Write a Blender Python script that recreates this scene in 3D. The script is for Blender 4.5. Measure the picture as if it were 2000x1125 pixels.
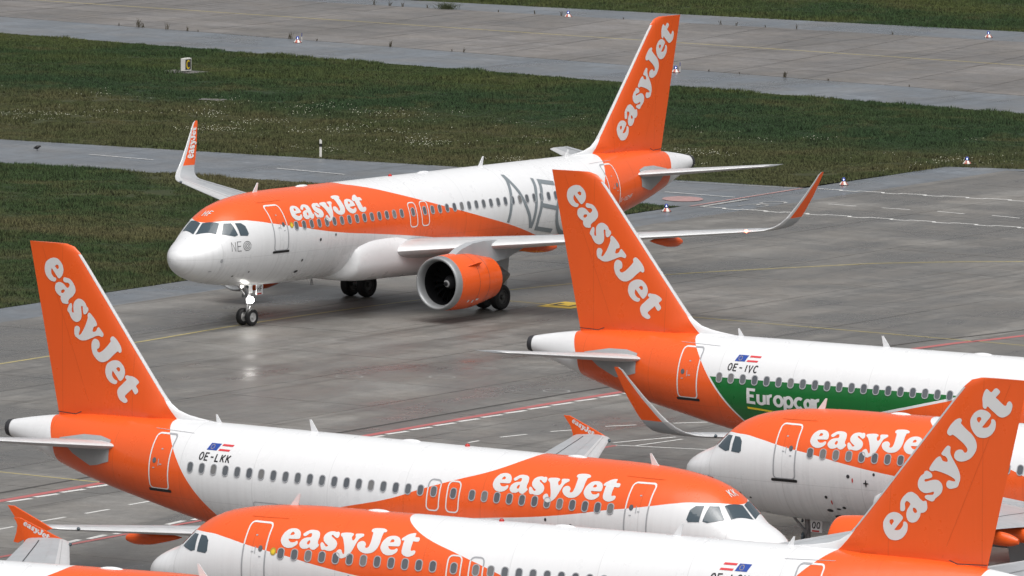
import bpy, bmesh, math, random
import numpy as np
from mathutils import Vector, Matrix
from mathutils.geometry import tessellate_polygon

random.seed(7); RNG = np.random.default_rng(11)
for o in list(bpy.data.objects): bpy.data.objects.remove(o)
SC = bpy.context.scene
COL = SC.collection
R = math.radians

# ------------------------------------------------------------------ camera
cd = bpy.data.cameras.new('camera'); cam = bpy.data.objects.new('camera', cd); COL.objects.link(cam)
cam.location = (0, 0, 50.5702)
cd.sensor_width = 36.0; cd.lens = 36.0 * 20359.59 / 2000.0
cd.clip_start = 1.0; cd.clip_end = 6000.0
_pt, _rl = 0.10695278, 0.01041763
_right = Vector((1, 0, 0)); _fwd = Vector((0, math.cos(_pt), -math.sin(_pt))); _up = Vector((0, math.sin(_pt), math.cos(_pt)))
_x = _right * math.cos(_rl) + _up * math.sin(_rl); _y = -_right * math.sin(_rl) + _up * math.cos(_rl)
cam.matrix_world = Matrix((( _x.x, _y.x, -_fwd.x, 0), (_x.y, _y.y, -_fwd.y, 0), (_x.z, _y.z, -_fwd.z, 50.5702), (0, 0, 0, 1)))
SC.camera = cam

# ------------------------------------------------------------------ overcast daylight
SUN_EL, SUN_AZ = R(64), R(172)          # azimuth clockwise from +Y
w = bpy.data.worlds.new('World'); SC.world = w; w.use_nodes = True
nt = w.node_tree; nt.nodes.clear()
sky = nt.nodes.new('ShaderNodeTexSky'); sky.sky_type = 'NISHITA'; sky.sun_disc = False
sky.sun_elevation = SUN_EL; sky.sun_rotation = SUN_AZ; sky.air_density = 1.0; sky.dust_density = 6.0; sky.ozone_density = 1.0
hs = nt.nodes.new('ShaderNodeHueSaturation'); hs.inputs['Saturation'].default_value = 0.16; hs.inputs['Value'].default_value = 1.0
bg = nt.nodes.new('ShaderNodeBackground'); bg.inputs['Strength'].default_value = 0.10
ow = nt.nodes.new('ShaderNodeOutputWorld')
nt.links.new(sky.outputs[0], hs.inputs['Color']); nt.links.new(hs.outputs[0], bg.inputs['Color']); nt.links.new(bg.outputs[0], ow.inputs['Surface'])
sl = bpy.data.lights.new('sun', 'SUN'); sl.energy = 1.5; sl.angle = R(70); sl.color = (1.0, 0.97, 0.93)
so = bpy.data.objects.new('sun', sl); COL.objects.link(so)
_d = Vector((math.sin(SUN_AZ) * math.cos(SUN_EL), math.cos(SUN_AZ) * math.cos(SUN_EL), math.sin(SUN_EL)))
so.rotation_euler = (-_d).to_track_quat('-Z', 'Y').to_euler(); so.location = (0, 0, 120)
SC.view_settings.view_transform = 'Standard'; SC.view_settings.look = 'None'
SC.view_settings.exposure = 0.36; SC.view_settings.gamma = 1.0; SC.view_settings.use_curve_mapping = False
SC.cycles.max_bounces = 6; SC.cycles.diffuse_bounces = 3; SC.cycles.glossy_bounces = 3

# ------------------------------------------------------------------ node helpers
class NB:
    """a small wrapper for building shader node trees"""
    def __init__(s, name):
        s.m = bpy.data.materials.new(name); s.m.use_nodes = True
        s.t = s.m.node_tree; s.t.nodes.clear()
        s.out = s.t.nodes.new('ShaderNodeOutputMaterial')
        s.b = s.t.nodes.new('ShaderNodeBsdfPrincipled'); s.t.links.new(s.b.outputs[0], s.out.inputs['Surface'])
    def put(s, sock, v):
        if isinstance(v, bpy.types.NodeSocket): s.t.links.new(v, sock)
        elif isinstance(v, (tuple, list)) and len(v) == 3 and sock.type == 'RGBA': sock.default_value = (*v, 1)
        else: sock.default_value = v
    def set(s, **k):
        for n, v in k.items(): s.put(s.b.inputs[n.replace('_', ' ')], v)
        return s
    def math(s, op, a, b=0.0, c=None, clamp=False):
        n = s.t.nodes.new('ShaderNodeMath'); n.operation = op; n.use_clamp = clamp
        s.put(n.inputs[0], a); s.put(n.inputs[1], b)
        if c is not None: s.put(n.inputs[2], c)
        return n.outputs[0]
    def obj(s):
        n = s.t.nodes.new('ShaderNodeTexCoord'); return n.outputs['Object']
    def pos(s):
        n = s.t.nodes.new('ShaderNodeNewGeometry'); return n.outputs['Position']
    def sep(s, v):
        n = s.t.nodes.new('ShaderNodeSeparateXYZ'); s.put(n.inputs[0], v); return n.outputs
    def mapping(s, v, scale=(1, 1, 1), rot=(0, 0, 0)):
        n = s.t.nodes.new('ShaderNodeMapping'); s.put(n.inputs[0], v)
        n.inputs['Scale'].default_value = scale; n.inputs['Rotation'].default_value = rot; return n.outputs[0]
    def noise(s, v, scale, detail=4, rough=.55, dist=0.0):
        n = s.t.nodes.new('ShaderNodeTexNoise'); s.put(n.inputs['Vector'], v); n.inputs['Scale'].default_value = scale
        n.inputs['Detail'].default_value = detail; n.inputs['Roughness'].default_value = rough; n.inputs['Distortion'].default_value = dist
        return n.outputs['Fac']
    def ramp(s, f, a, b, lo=0.0, hi=1.0):
        n = s.t.nodes.new('ShaderNodeMapRange'); s.put(n.inputs[0], f)
        for i, x in enumerate((a, b, lo, hi)): n.inputs[i + 1].default_value = x
        return n.outputs[0]
    def mix(s, f, a, b, mode='MIX'):
        n = s.t.nodes.new('ShaderNodeMix'); n.data_type = 'RGBA'; n.blend_type = mode
        s.put(n.inputs[0], f); s.put(n.inputs[6], a); s.put(n.inputs[7], b); return n.outputs[2]
    def curve(s, v, d0, d1, r0, r1, pts):
        f = s.ramp(v, d0, d1); n = s.t.nodes.new('ShaderNodeFloatCurve'); c = n.mapping.curves[0]
        P = [((x - d0) / (d1 - d0), (y - r0) / (r1 - r0)) for x, y in pts]
        c.points[0].location = P[0]; c.points[1].location = P[-1]
        for p in P[1:-1]: c.points.new(*p)
        for p in c.points: p.handle_type = 'AUTO_CLAMPED'
        n.mapping.update(); s.put(n.inputs['Value'], f)
        return s.ramp(n.outputs[0], 0, 1, r0, r1)
    def bump(s, h, dist=.02, strength=1.0):
        n = s.t.nodes.new('ShaderNodeBump'); n.inputs['Distance'].default_value = dist; n.inputs['Strength'].default_value = strength
        s.put(n.inputs['Height'], h); s.put(s.b.inputs['Normal'], n.outputs[0])
    def rnd(s):
        n = s.t.nodes.new('ShaderNodeObjectInfo'); return n.outputs['Random']

ORANGE = (0.80, 0.108, 0.016)
WHITE = (0.74, 0.75, 0.765)
def flat(name, col, rough=.4, metal=0.0, spec=.5, dirt=0.0, scale=2.0):
    n = NB(name)
    c = col
    if dirt:
        f = n.ramp(n.noise(n.obj(), scale, 5, .65), .3, .75, 1.0 - dirt, 1.0)
        c = n.mix(1.0, col, f, 'MULTIPLY')
        n.set(Roughness=n.ramp(n.noise(n.obj(), scale * 1.7, 3), .3, .7, max(.04, rough - .08), rough + .1))
    else: n.set(Roughness=rough)
    n.set(Base_Color=c, Metallic=metal, Specular_IOR_Level=spec)
    return n.m
M = {}
M['orange'] = flat('orange_paint', ORANGE, .2, dirt=.05, scale=.8)
M['white'] = flat('white_paint', WHITE, .3, dirt=.04, scale=.6)
M['letter'] = flat('white_lettering', (.64, .645, .65), .4)
M['grey_wing'] = flat('wing_grey', (.40, .42, .44), .42, dirt=.16, scale=.9)
M['fairing_grey'] = flat('stabiliser_grey', (.38, .39, .40), .4, dirt=.1)
M['metal'] = flat('slat_grey', (.60, .61, .62), .42, metal=.25, dirt=.08)
M['lip'] = flat('inlet_lip_metal', (.30, .31, .32), .45, metal=.4, dirt=.08)
M['dark'] = flat('dark_gap', (.03, .03, .035), .6)
M['fanblack'] = flat('fan_black', (.006, .006, .007), .6, spec=.15)
M['black'] = flat('black_trim', (.012, .012, .013), .5)
M['regblack'] = flat('registration_black', (.015, .015, .018), .4)
M['neo_grey'] = flat('grey_lettering', (.20, .23, .25), .4)
M['rubber'] = flat('tyre_rubber', (.012, .012, .013), .72, dirt=.2, scale=6)
M['rim'] = flat('wheel_rim', (.48, .48, .48), .4, dirt=.2, scale=8)
M['rim_dark'] = flat('brake_dark', (.07, .07, .07), .5, dirt=.2, scale=8); M['neo_dark'] = flat('dark_grey_lettering', (.06, .065, .07), .4)
M['le'] = flat('fin_edge_grey', (.52, .53, .54), .35)
M['steel'] = flat('gear_steel', (.30, .30, .31), .35, metal=.5, dirt=.2, scale=8)
M['exhaust'] = flat('exhaust_metal', (.13, .12, .115), .4, metal=.8, dirt=.25, scale=3)
M['glass'] = flat('cockpit_glass', (.050, .074, .092), .06, spec=.8)
_n = NB('cabin_pane'); _n.set(Base_Color=_n.mix(_n.math('GREATER_THAN', _n.rnd(), .86), _n.mix(_n.rnd(), (.085, .095, .11), (.12, .13, .14)), (.165, .165, .165)), Roughness=.12, Specular_IOR_Level=.7); M['pane'] = _n.m
M['winframe'] = flat('window_frame', (.36, .37, .39), .4)
M['eublue'] = flat('flag_blue', (.015, .06, .32), .4)
M['flagred'] = flat('flag_red', (.62, .05, .06), .4)
M['flagyellow'] = flat('flag_yellow', (.75, .55, .03), .4)
M['gold'] = flat('gold_roundel', (.50, .36, .06), .35, metal=.3)
M['green'] = flat('green_paint', (.004, .135, .025), .3)
M['redflag'] = flat('red_cover', (.5, .03, .02), .6)
M['beacon'] = flat('beacon_red', (.45, .02, .015), .2)
def emit(name, col, s):
    n = NB(name); n.set(Base_Color=(.8, .8, .8), Emission_Color=col, Emission_Strength=s); return n.m
M['lamp'] = emit('landing_lamp', (1, .97, .92), 38.0)
M['lamp2'] = emit('taxi_lamp', (1, .97, .92), 5.0)
M['navred'] = emit('navigation_red', (1, .08, .04), 12.0)

def livery(kind):
    """fuselage paint: white with orange nose wedge and orange tail, set out in the aircraft's own metres"""
    short = kind != 'long' and kind != 'green'
    sh = 3.73 if short else 0.0
    n = NB('livery_' + kind); P = n.obj(); a, y, z = n.sep(P)
    Lc = [(0, 8), (1.62, 8), (1.7, 4.72), (1.86, 4.77), (2.1, 4.84), (2.5, 4.87), (3.03, 4.87), (3.72, 4.80), (4.5, 4.67), (5.35, 4.53), (6.2, 4.41), (7.6, 4.16), (9.3, 3.92), (11.1, 3.74), (14.1, 3.43), (17.2, 3.05), (24, 2.2)]
    if short: Uc = [(0, 8), (9.9, 8), (10.08, 5.97), (10.2, 5.87), (10.6, 5.66), (11.5, 5.29), (12.7, 4.94), (14.18, 4.49), (15.46, 4.06), (17.57, 3.58), (24, 2.0)]
    else: Uc = [(0, 8), (10.75, 8), (10.93, 5.95), (11.05, 5.86), (11.6, 5.76), (12.4, 5.61), (13.4, 5.37), (16.4, 4.62), (19.4, 3.88), (21.6, 3.33), (24, 2.62)]
    L = n.curve(a, 0, 24, 1, 9, Lc); U = n.curve(a, 0, 24, 1, 9, Uc)
    front = n.math('MULTIPLY', n.math('GREATER_THAN', z, L), n.math('LESS_THAN', z, U))
    AFp = [(1.5, 26.0), (2.73, 27.0), (3.44, 27.66), (4.13, 28.25), (4.8, 28.8), (5.27, 29.22), (5.63, 29.6), (5.88, 29.88), (6.1, 30.1), (6.5, 30.42), (7, 30.7), (12.5, 34.0)]
    AF = n.curve(z, 1.5, 12.5, 24, 36, AFp)
    al = n.math('ADD', a, sh)
    tc = n.math('ADD', 34.93, n.math('MULTIPLY', n.math('MAXIMUM', n.math('SUBTRACT', z, 4.6), 0), .4))
    notcone = n.math('MAXIMUM', n.math('LESS_THAN', al, tc), n.math('GREATER_THAN', z, 5.74))
    rear = n.math('MULTIPLY', n.math('GREATER_THAN', al, AF), notcone)
    o = n.math('MAXIMUM', front, rear)
    st = n.noise(n.mapping(P, (7, .25, .22)), 1.0, 3, .55)          # run-off streaks down the sides
    st2 = n.noise(P, .8, 5, .6)
    wf = n.math('MULTIPLY', n.math('SUBTRACT', 1.0, n.math('MULTIPLY', n.ramp(st, .45, .75, 0, .16), n.ramp(z, 4.4, 2.2, .15, 1.0))), n.ramp(n.noise(P, .22, 2, .5), .3, .7, .965, 1.0))
    # frame pitch just showing through the skin
    ob = n.math('SINE', n.math('MULTIPLY', a, 2 * math.pi / .532))
    n.bump(n.math('ADD', n.math('MULTIPLY', ob, .5), n.math('MULTIPLY', n.noise(P, .5, 1, .4), .6)), .006, .14)
    # skin joints
    fr = n.math('ABSOLUTE', n.math('SUBTRACT', n.math('FRACT', n.math('DIVIDE', a, 3.3)), .5))
    jl = n.math('LESS_THAN', fr, .005)
    zf = n.math('ABSOLUTE', n.math('SUBTRACT', z, 3.28)); jz = n.math('LESS_THAN', zf, .012)
    jl = n.math('MAXIMUM', jl, jz)
    wf = n.math('MULTIPLY', wf, n.math('SUBTRACT', 1.0, n.math('MULTIPLY', jl, .14)))
    col = n.mix(o, WHITE, ORANGE)
    if kind == 'green':
        g = n.math('MULTIPLY', n.math('LESS_THAN', z, 4.47), n.math('LESS_THAN', al, n.math('SUBTRACT', AF, .09)))
        g = n.math('MULTIPLY', g, n.math('GREATER_THAN', z, n.math('ADD', U, .1)))
        g = n.math('MULTIPLY', g, n.math('GREATER_THAN', a, 15.9))
        col = n.mix(g, col, (.004, .135, .025))
    col = n.mix(1.0, col, wf, 'MULTIPLY')
    n.set(Base_Color=col, Roughness=n.ramp(st2, .3, .7, .25, .34), Specular_IOR_Level=.5, Coat_Weight=.25, Coat_Roughness=.08)
    # door outlines: white on orange, grey on white
    k = NB('door_outline_' + kind); P = k.obj(); a, y, z = k.sep(P)
    L = k.curve(a, 0, 24, 1, 9, Lc); U = k.curve(a, 0, 24, 1, 9, Uc)
    f = k.math('MULTIPLY', k.math('GREATER_THAN', z, L), k.math('LESS_THAN', z, U))
    AF = k.curve(z, 1.5, 12.5, 24, 36, AFp)
    o = k.math('MAXIMUM', f, k.math('GREATER_THAN', k.math('ADD', a, sh), AF))
    k.set(Base_Color=k.mix(o, (.33, .34, .36), (.68, .68, .68)), Roughness=.4)
    return n.m, k.m

# ------------------------------------------------------------------ object helpers
def tag(o, label=None, cat=None, group=None, kind=None):
    if label: o['label'] = label
    if cat: o['category'] = cat
    if group: o['group'] = group
    if kind: o['kind'] = kind
    return o
def empty(name, loc=(0, 0, 0), rz=0.0):
    o = bpy.data.objects.new(name, None); COL.objects.link(o); o.location = loc; o.rotation_euler = (0, 0, rz); o.empty_display_size = .5
    return o
def link(name, me, parent=None, loc=None, mat4=None):
    o = bpy.data.objects.new(name, me); COL.objects.link(o)
    if parent: o.parent = parent
    if loc is not None: o.location = loc
    if mat4 is not None: o.matrix_local = mat4
    return o
def mesh(name, V, F, mats, smooth=False, mi=None):
    me = bpy.data.meshes.new(name); me.from_pydata([tuple(map(float, v)) for v in V], [], F)
    for m in (mats if isinstance(mats, (list, tuple)) else [mats]): me.materials.append(M[m] if isinstance(m, str) else m)
    if mi is not None: me.polygons.foreach_set('material_index', mi)
    if smooth: me.polygons.foreach_set('use_smooth', [True] * len(me.polygons))
    me.update(); return me
class MB:
    """collects shapes for one mesh"""
    def __init__(s): s.V = []; s.F = []; s.I = []
    def add(s, V, F, mi=0):
        k = len(s.V); s.V += [tuple(v) for v in V]; s.F += [tuple(i + k for i in f) for f in F]; s.I += [mi] * len(F); return s
    def box(s, c, d, mi=0, rot=None):
        V = []
        for sx in (-1, 1):
            for sy in (-1, 1):
                for sz in (-1, 1):
                    p = Vector((sx * d[0] / 2, sy * d[1] / 2, sz * d[2] / 2))
                    if rot: p = rot @ p
                    V.append((p.x + c[0], p.y + c[1], p.z + c[2]))
        return s.add(V, [(0, 1, 3, 2), (4, 6, 7, 5), (0, 4, 5, 1), (2, 3, 7, 6), (0, 2, 6, 4), (1, 5, 7, 3)], mi)
    def tube(s, p, q, r0, r1=None, n=12, mi=0):
        r1 = r0 if r1 is None else r1
        p = Vector(p); q = Vector(q); d = (q - p).normalized(); u = d.orthogonal().normalized(); v = d.cross(u)
        V = []
        for c, r in ((p, r0), (q, r1)):
            for k in range(n):
                t = 2 * math.pi * k / n; V.append(tuple(c + (u * math.cos(t) + v * math.sin(t)) * r))
        F = [(k, (k + 1) % n, n + (k + 1) % n, n + k) for k in range(n)] + [tuple(range(n - 1, -1, -1)), tuple(range(n, 2 * n))]
        return s.add(V, F, mi)
    def lathe(s, c, axis, prof, n=40, mi=0, cap=False):
        """prof: (distance along axis, radius)"""
        c = Vector(c); d = Vector(axis).normalized(); u = d.orthogonal().normalized(); v = d.cross(u); V = []
        for t, r in prof:
            for k in range(n):
                a = 2 * math.pi * k / n; V.append(tuple(c + d * t + (u * math.cos(a) + v * math.sin(a)) * r))
        F = []; I = []
        for i in range(len(prof) - 1):
            for k in range(n):
                F.append((i * n + k, i * n + (k + 1) % n, (i + 1) * n + (k + 1) % n, (i + 1) * n + k))
        if cap: F += [tuple(range(n - 1, -1, -1)), tuple(range((len(prof) - 1) * n, len(prof) * n))]
        return s.add(V, F, mi)
    def prism(s, poly, axis, t, mi=0, c=0.0):
        """poly: 2D outline; axis 'y': points are (x,z) and thickness t along y about c"""
        n = len(poly); V = []
        for sg in (-.5, .5):
            for p in poly:
                V.append((p[0], c + sg * t, p[1]) if axis == 'y' else (p[0], p[1], c + sg * t) if axis == 'z' else (c + sg * t, p[0], p[1]))
        return s.add(V, [tuple(range(n)), tuple(range(2 * n - 1, n - 1, -1))] + [(k, n + k, n + (k + 1) % n, (k + 1) % n) for k in range(n)], mi)
    def build(s, name, mats, parent=None, smooth=False, angle=None):
        me = mesh(name, s.V, s.F, mats, smooth or angle is not None, s.I)
        bm = bmesh.new(); bm.from_mesh(me); bmesh.ops.recalc_face_normals(bm, faces=bm.faces)
        if angle is not None:
            for e in bm.edges: e.smooth = e.is_manifold and e.calc_face_angle(0) < R(angle)
        bm.to_mesh(me); bm.free()
        return link(name, me, parent)

# ------------------------------------------------------------------ fuselage surface
# fuselage stations, metres aft of the nose (long type): a, crown z, keel z, half width, z of widest point
ST=[(0,3.27,3.23,.03,3.25),(.03,3.42,3.07,.20,3.25),(.1,3.54,2.93,.36,3.27),(.3,3.74,2.71,.64,3.30),(.6,3.93,2.50,.90,3.34),(1,4.12,2.33,1.14,3.40),(1.35,4.27,2.22,1.30,3.46),
(1.7,4.60,2.14,1.42,3.52),(2.1,4.98,2.07,1.53,3.58),(2.5,5.26,2.01,1.62,3.63),(3.1,5.51,1.93,1.74,3.70),(3.8,5.67,1.86,1.84,3.77),(4.6,5.78,1.80,1.91,3.83),(5.6,5.85,1.76,1.955,3.88),(6.8,5.88,1.74,1.975,3.905),
(8,5.88,1.74,1.975,3.905),(22.8,5.88,1.74,1.975,3.905),(24,5.88,1.76,1.975,3.91),(25.5,5.88,1.87,1.965,3.93),(27,5.88,2.06,1.93,3.97),(28.3,5.88,2.27,1.86,4.03),(29.4,5.88,2.49,1.76,4.10),(30.3,5.88,2.69,1.65,4.17),(31.4,5.86,2.93,1.48,4.27),
(32.6,5.83,3.20,1.27,4.38),(33.7,5.78,3.48,1.06,4.50),(34.9,5.67,3.85,.82,4.65),(36,5.53,4.24,.59,4.80),(37,5.36,4.57,.38,4.93),(37.45,5.26,4.70,.29,4.98),(37.54,5.22,4.74,.25,4.98)]
_S=np.array(ST)
def pchip(x,X,Y):
    X=np.asarray(X);Y=np.asarray(Y);h=np.diff(X);d=np.diff(Y)/h
    m=np.zeros(len(X));m[0]=d[0];m[-1]=d[-1]
    for i in range(1,len(X)-1):
        if d[i-1]*d[i]>0:
            w1=2*h[i]+h[i-1];w2=h[i]+2*h[i-1];m[i]=(w1+w2)/(w1/d[i-1]+w2/d[i])
    x=np.clip(x,X[0],X[-1]);i=np.clip(np.searchsorted(X,x)-1,0,len(X)-2);t=(x-X[i])/h[i]
    return (2*t**3-3*t**2+1)*Y[i]+(t**3-2*t**2+t)*h[i]*m[i]+(-2*t**3+3*t**2)*Y[i+1]+(t**3-t**2)*h[i]*m[i+1]
def a_long(a,short):
    """station on the short type -> station on the long type"""
    if not short: return a
    a=np.asarray(a,float)
    return np.where(a<9,a,np.where(a<19.4,a+1.6,a+3.73))
def sect(a,short=False):
    A=a_long(a,short)
    return [pchip(A,_S[:,0],_S[:,k]) for k in (1,2,3,4)]
def surf(a, s, side, short=False, off=0.0, zmode=False):
    """points on the fuselage skin; s = girth above the widest line (or the height z)"""
    a = np.atleast_1d(np.asarray(a, float)); s = np.atleast_1d(np.asarray(s, float))
    zt, zb, hw, zc = sect(a, short)
    hh = lambda up: np.where(up, zt - zc, zc - zb)
    if zmode: h = hh(s > zc); th = np.arcsin(np.clip((s - zc) / h, -1, 1))
    else: th = s / 1.975; h = hh(th > 0)
    ny, nz = np.cos(th) / hw, np.sin(th) / h; L = np.hypot(ny, nz); ny /= L; nz /= L
    return np.stack([a, side * (hw * np.cos(th) + ny * off), zc + h * np.sin(th) + nz * off], 1)
def catmull(P, n=5):
    P = [np.array(p, float) for p in P]; N = len(P); out = []
    for i in range(N):
        p0, p1, p2, p3 = P[i - 1], P[i], P[(i + 1) % N], P[(i + 2) % N]
        for k in range(n):
            t = k / n
            out.append(.5 * ((2 * p1) + (-p0 + p2) * t + (2 * p0 - 5 * p1 + 4 * p2 - p3) * t * t + (-p0 + 3 * p1 - 3 * p2 + p3) * t ** 3))
    return out
GLY = {
'e':[[(69,35),(71,47),(67,58),(58,68),(45,73),(33,73),(19,69),(8,58),(2,45),(0,30),(2,21),(9,11),(18,4),(30,0),(41,0),(53,3),(64,11),(68,18),(66,25),(61,26),(56,22),(47,20),(39,21),(32,26),(29,31),(29,32),(50,33)],[(31,49),(32,55),(37,59),(42,57),(45,53),(43,48),(37,47),(32,46)]],
'a':[[(79,52),(83,47),(89,46),(95,50),(101,57),(107,59),(111,57),(113,51),(112,45),(106,43),(95,41),(85,36),(78,28),(75,19),(76,13),(81,6),(90,1),(101,1),(109,3),(116,7),(118,6),(123,2),(131,0),(139,2),(146,9),(151,16),(150,20),(146,22),(144,26),(143,35),(144,45),(142,57),(138,65),(129,71),(117,73),(107,73),(96,70),(87,63),(80,56)],[(111,32),(114,28),(114,22),(111,17),(107,17),(104,20),(104,25),(107,30)]],
's':[[(213,70),(209,73),(205,74),(200,72),(190,74),(181,73),(171,69),(163,61),(160,51),(161,42),(165,34),(174,26),(184,20),(185,18),(182,15),(178,15),(173,19),(166,26),(159,29),(155,25),(157,16),(161,7),(165,3),(169,2),(176,3),(187,1),(199,1),(210,6),(217,15),(218,27),(213,36),(205,43),(192,51),(188,54),(188,58),(192,59),(199,54),(206,50),(212,49),(216,54),(216,62)]],
'y':[[(220,63),(221,69),(230,72),(247,74),(261,73),(268,69),(267,62),(265,57),(268,50),(272,45),(276,46),(279,52),(279,59),(276,65),(276,71),(283,73),(299,74),(306,72),(308,65),(304,61),(297,55),(292,46),(287,29),(280,8),(272,-6),(263,-14),(254,-18),(247,-21),(239,-20),(231,-15),(225,-10),(222,-3),(224,4),(231,9),(239,8),(243,2),(248,-5),(251,-6),(253,-2),(252,6),(247,22),(238,41),(230,54),(225,57)]],
'J':[[(328,89),(328,96),(334,101),(349,104),(368,104),(380,100),(385,95),(384,89),(377,86),(376,80),(376,65),(377,42),(373,25),(365,13),(354,6),(341,3),(327,3),(311,9),(300,18),(295,27),(295,36),(301,43),(311,46),(321,42),(327,34),(326,28),(327,24),(332,22),(338,25),(341,33),(342,47),(340,68),(338,79),(336,83),(331,85)]],
't':[[(453,65),(455,71),(461,77),(470,86),(483,93),(494,95),(498,92),(499,81),(502,78),(513,78),(519,74),(520,66),(518,61),(510,60),(499,60),(499,53),(499,39),(500,28),(504,25),(512,27),(518,26),(520,21),(517,13),(508,7),(496,3),(483,5),(472,11),(467,21),(466,34),(465,50),(465,60),(461,61),(457,60)]]}
BRAND = [[[tuple(q / 100) for q in catmull(c)] for c in GLY[k]] for k in 'easyJt']
BRAND.append([[tuple(q / 100 + np.array((3.836, .03))) for q in catmull(c)] for c in GLY['e']])
def arc(cx, cy, rx, ry, a0, a1, n=14):
    return [(cx + rx * math.cos(R(a0 + (a1 - a0) * k / n)), cy + ry * math.sin(R(a0 + (a1 - a0) * k / n))) for k in range(n + 1)]
# stroke letters in a box .6 wide, 1 high: list of (polyline, closed)
STK = {'O': [(arc(.3, .5, .27, .5, 0, 360)[:-1], 1)], 'Q': [(arc(.3, .5, .27, .5, 0, 360)[:-1], 1), ([(.36, .22), (.58, -.02)], 0)],
 'E': [([(.55, 1), (.04, 1), (.04, 0), (.55, 0)], 0), ([(.07, .52), (.46, .52)], 0)], '-': [([(.08, .5), (.52, .5)], 0)],
 'L': [([(.06, 1), (.06, 0), (.55, 0)], 0)], 'K': [([(.06, 1), (.06, 0)], 0), ([(.56, 1), (.1, .42)], 0), ([(.22, .55), (.58, 0)], 0)],
 'I': [([(.3, 1), (.3, 0)], 0)], 'V': [([(.03, 1), (.3, 0), (.57, 1)], 0)], 'C': [(arc(.32, .5, .28, .5, 45, 315), 0)],
 'G': [(arc(.32, .5, .28, .5, 45, 345) + [(.6, .45), (.38, .45)], 0)], 'U': [([(.05, 1)] + arc(.3, .28, .25, .28, 180, 360) + [(.55, 1)], 0)],
 'Z': [([(.05, 1), (.56, 1), (.04, 0), (.57, 0)], 0)], 'H': [([(.06, 1), (.06, 0)], 0), ([(.54, 1), (.54, 0)], 0), ([(.1, .5), (.5, .5)], 0)],
 'F': [([(.55, 1), (.06, 1), (.06, 0)], 0), ([(.1, .52), (.48, .52)], 0)], 'N': [([(.05, 0), (.05, 1), (.55, 0), (.55, 1)], 0)],
 'J': [([(.5, 1)] + arc(.27, .27, .23, .27, 0, -160), 0)], 'M': [([(.03, 0), (.06, 1), (.3, .35), (.54, 1), (.57, 0)], 0)],
 'W': [([(.02, 1), (.15, 0), (.3, .7), (.45, 0), (.58, 1)], 0)],
 'u': [([(.06, .7)] + arc(.29, .22, .23, .22, 180, 360), 0), ([(.52, .7), (.52, 0)], 0)], 'r': [([(.06, .72), (.06, 0)], 0), (arc(.3, .42, .24, .27, 170, 80), 0)],
 'o': [(arc(.3, .35, .27, .35, 0, 360)[:-1], 1)], 'p': [([(.05, .72), (.05, -.28)], 0), (arc(.31, .35, .26, .35, 0, 360)[:-1], 1)],
 'c': [(arc(.32, .35, .28, .35, 50, 310), 0)], 'a': [(arc(.26, .32, .21, .30, 0, 360)[:-1], 1), ([(.56, .76), (.56, -.06)], 0)],
 '3': [(arc(.28, .74, .25, .26, 140, -80) , 0), (arc(.28, .26, .27, .27, 80, -140), 0)], '0': [(arc(.3, .5, .25, .5, 0, 360)[:-1], 1)], '1': [([(.1, .8), (.32, 1), (.32, 0)], 0)]}
def ribbon(P, wd, closed=False):
    """strip of quads along a 2D polyline with mitred corners"""
    P = [np.array(p, float) for p in P]; n = len(P); A = []; B = []
    for i in range(n):
        d = []
        if closed or i > 0: v = P[i] - P[i - 1]; d.append(v / (np.linalg.norm(v) + 1e-9))
        if closed or i < n - 1: v = P[(i + 1) % n] - P[i]; d.append(v / (np.linalg.norm(v) + 1e-9))
        N = [np.array((-v[1], v[0])) for v in d]; m = sum(N); m = m / (np.linalg.norm(m) + 1e-9); k = 1 / max(.4, m @ N[0])
        A.append(P[i] + m * k * wd / 2); B.append(P[i] - m * k * wd / 2)
    k = n if closed else n - 1
    V = A + B; F = [(i, (i + 1) % n, n + (i + 1) % n, n + i) for i in range(k)]
    return V, F
def text2d(txt, h, wd, pitch=.78, slant=0.0):
    """(V, F, layer) of a stroke text, height h, origin at its lower left"""
    V = []; F = []; Ly = []; x = 0
    for ch in txt:
        if ch == ' ': x += pitch * h * .6; continue
        for k, (pl, cl) in enumerate(STK[ch]):
            v, f = ribbon([(p[0] * h + x + p[1] * h * slant, p[1] * h) for p in pl], wd, cl)
            b = len(V); V += v; F += [tuple(i + b for i in q) for q in f]; Ly += [k] * len(v)
        x += (pitch * h if ch != 'I' else pitch * h * .8)
    return V, F, Ly
def tess(loops):
    fl = [p for l in loops for p in l]
    return [np.array(p) for p in fl], [tuple(t) for t in tessellate_polygon([[Vector((p[0], p[1], 0)) for p in l] for l in loops])]
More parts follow.
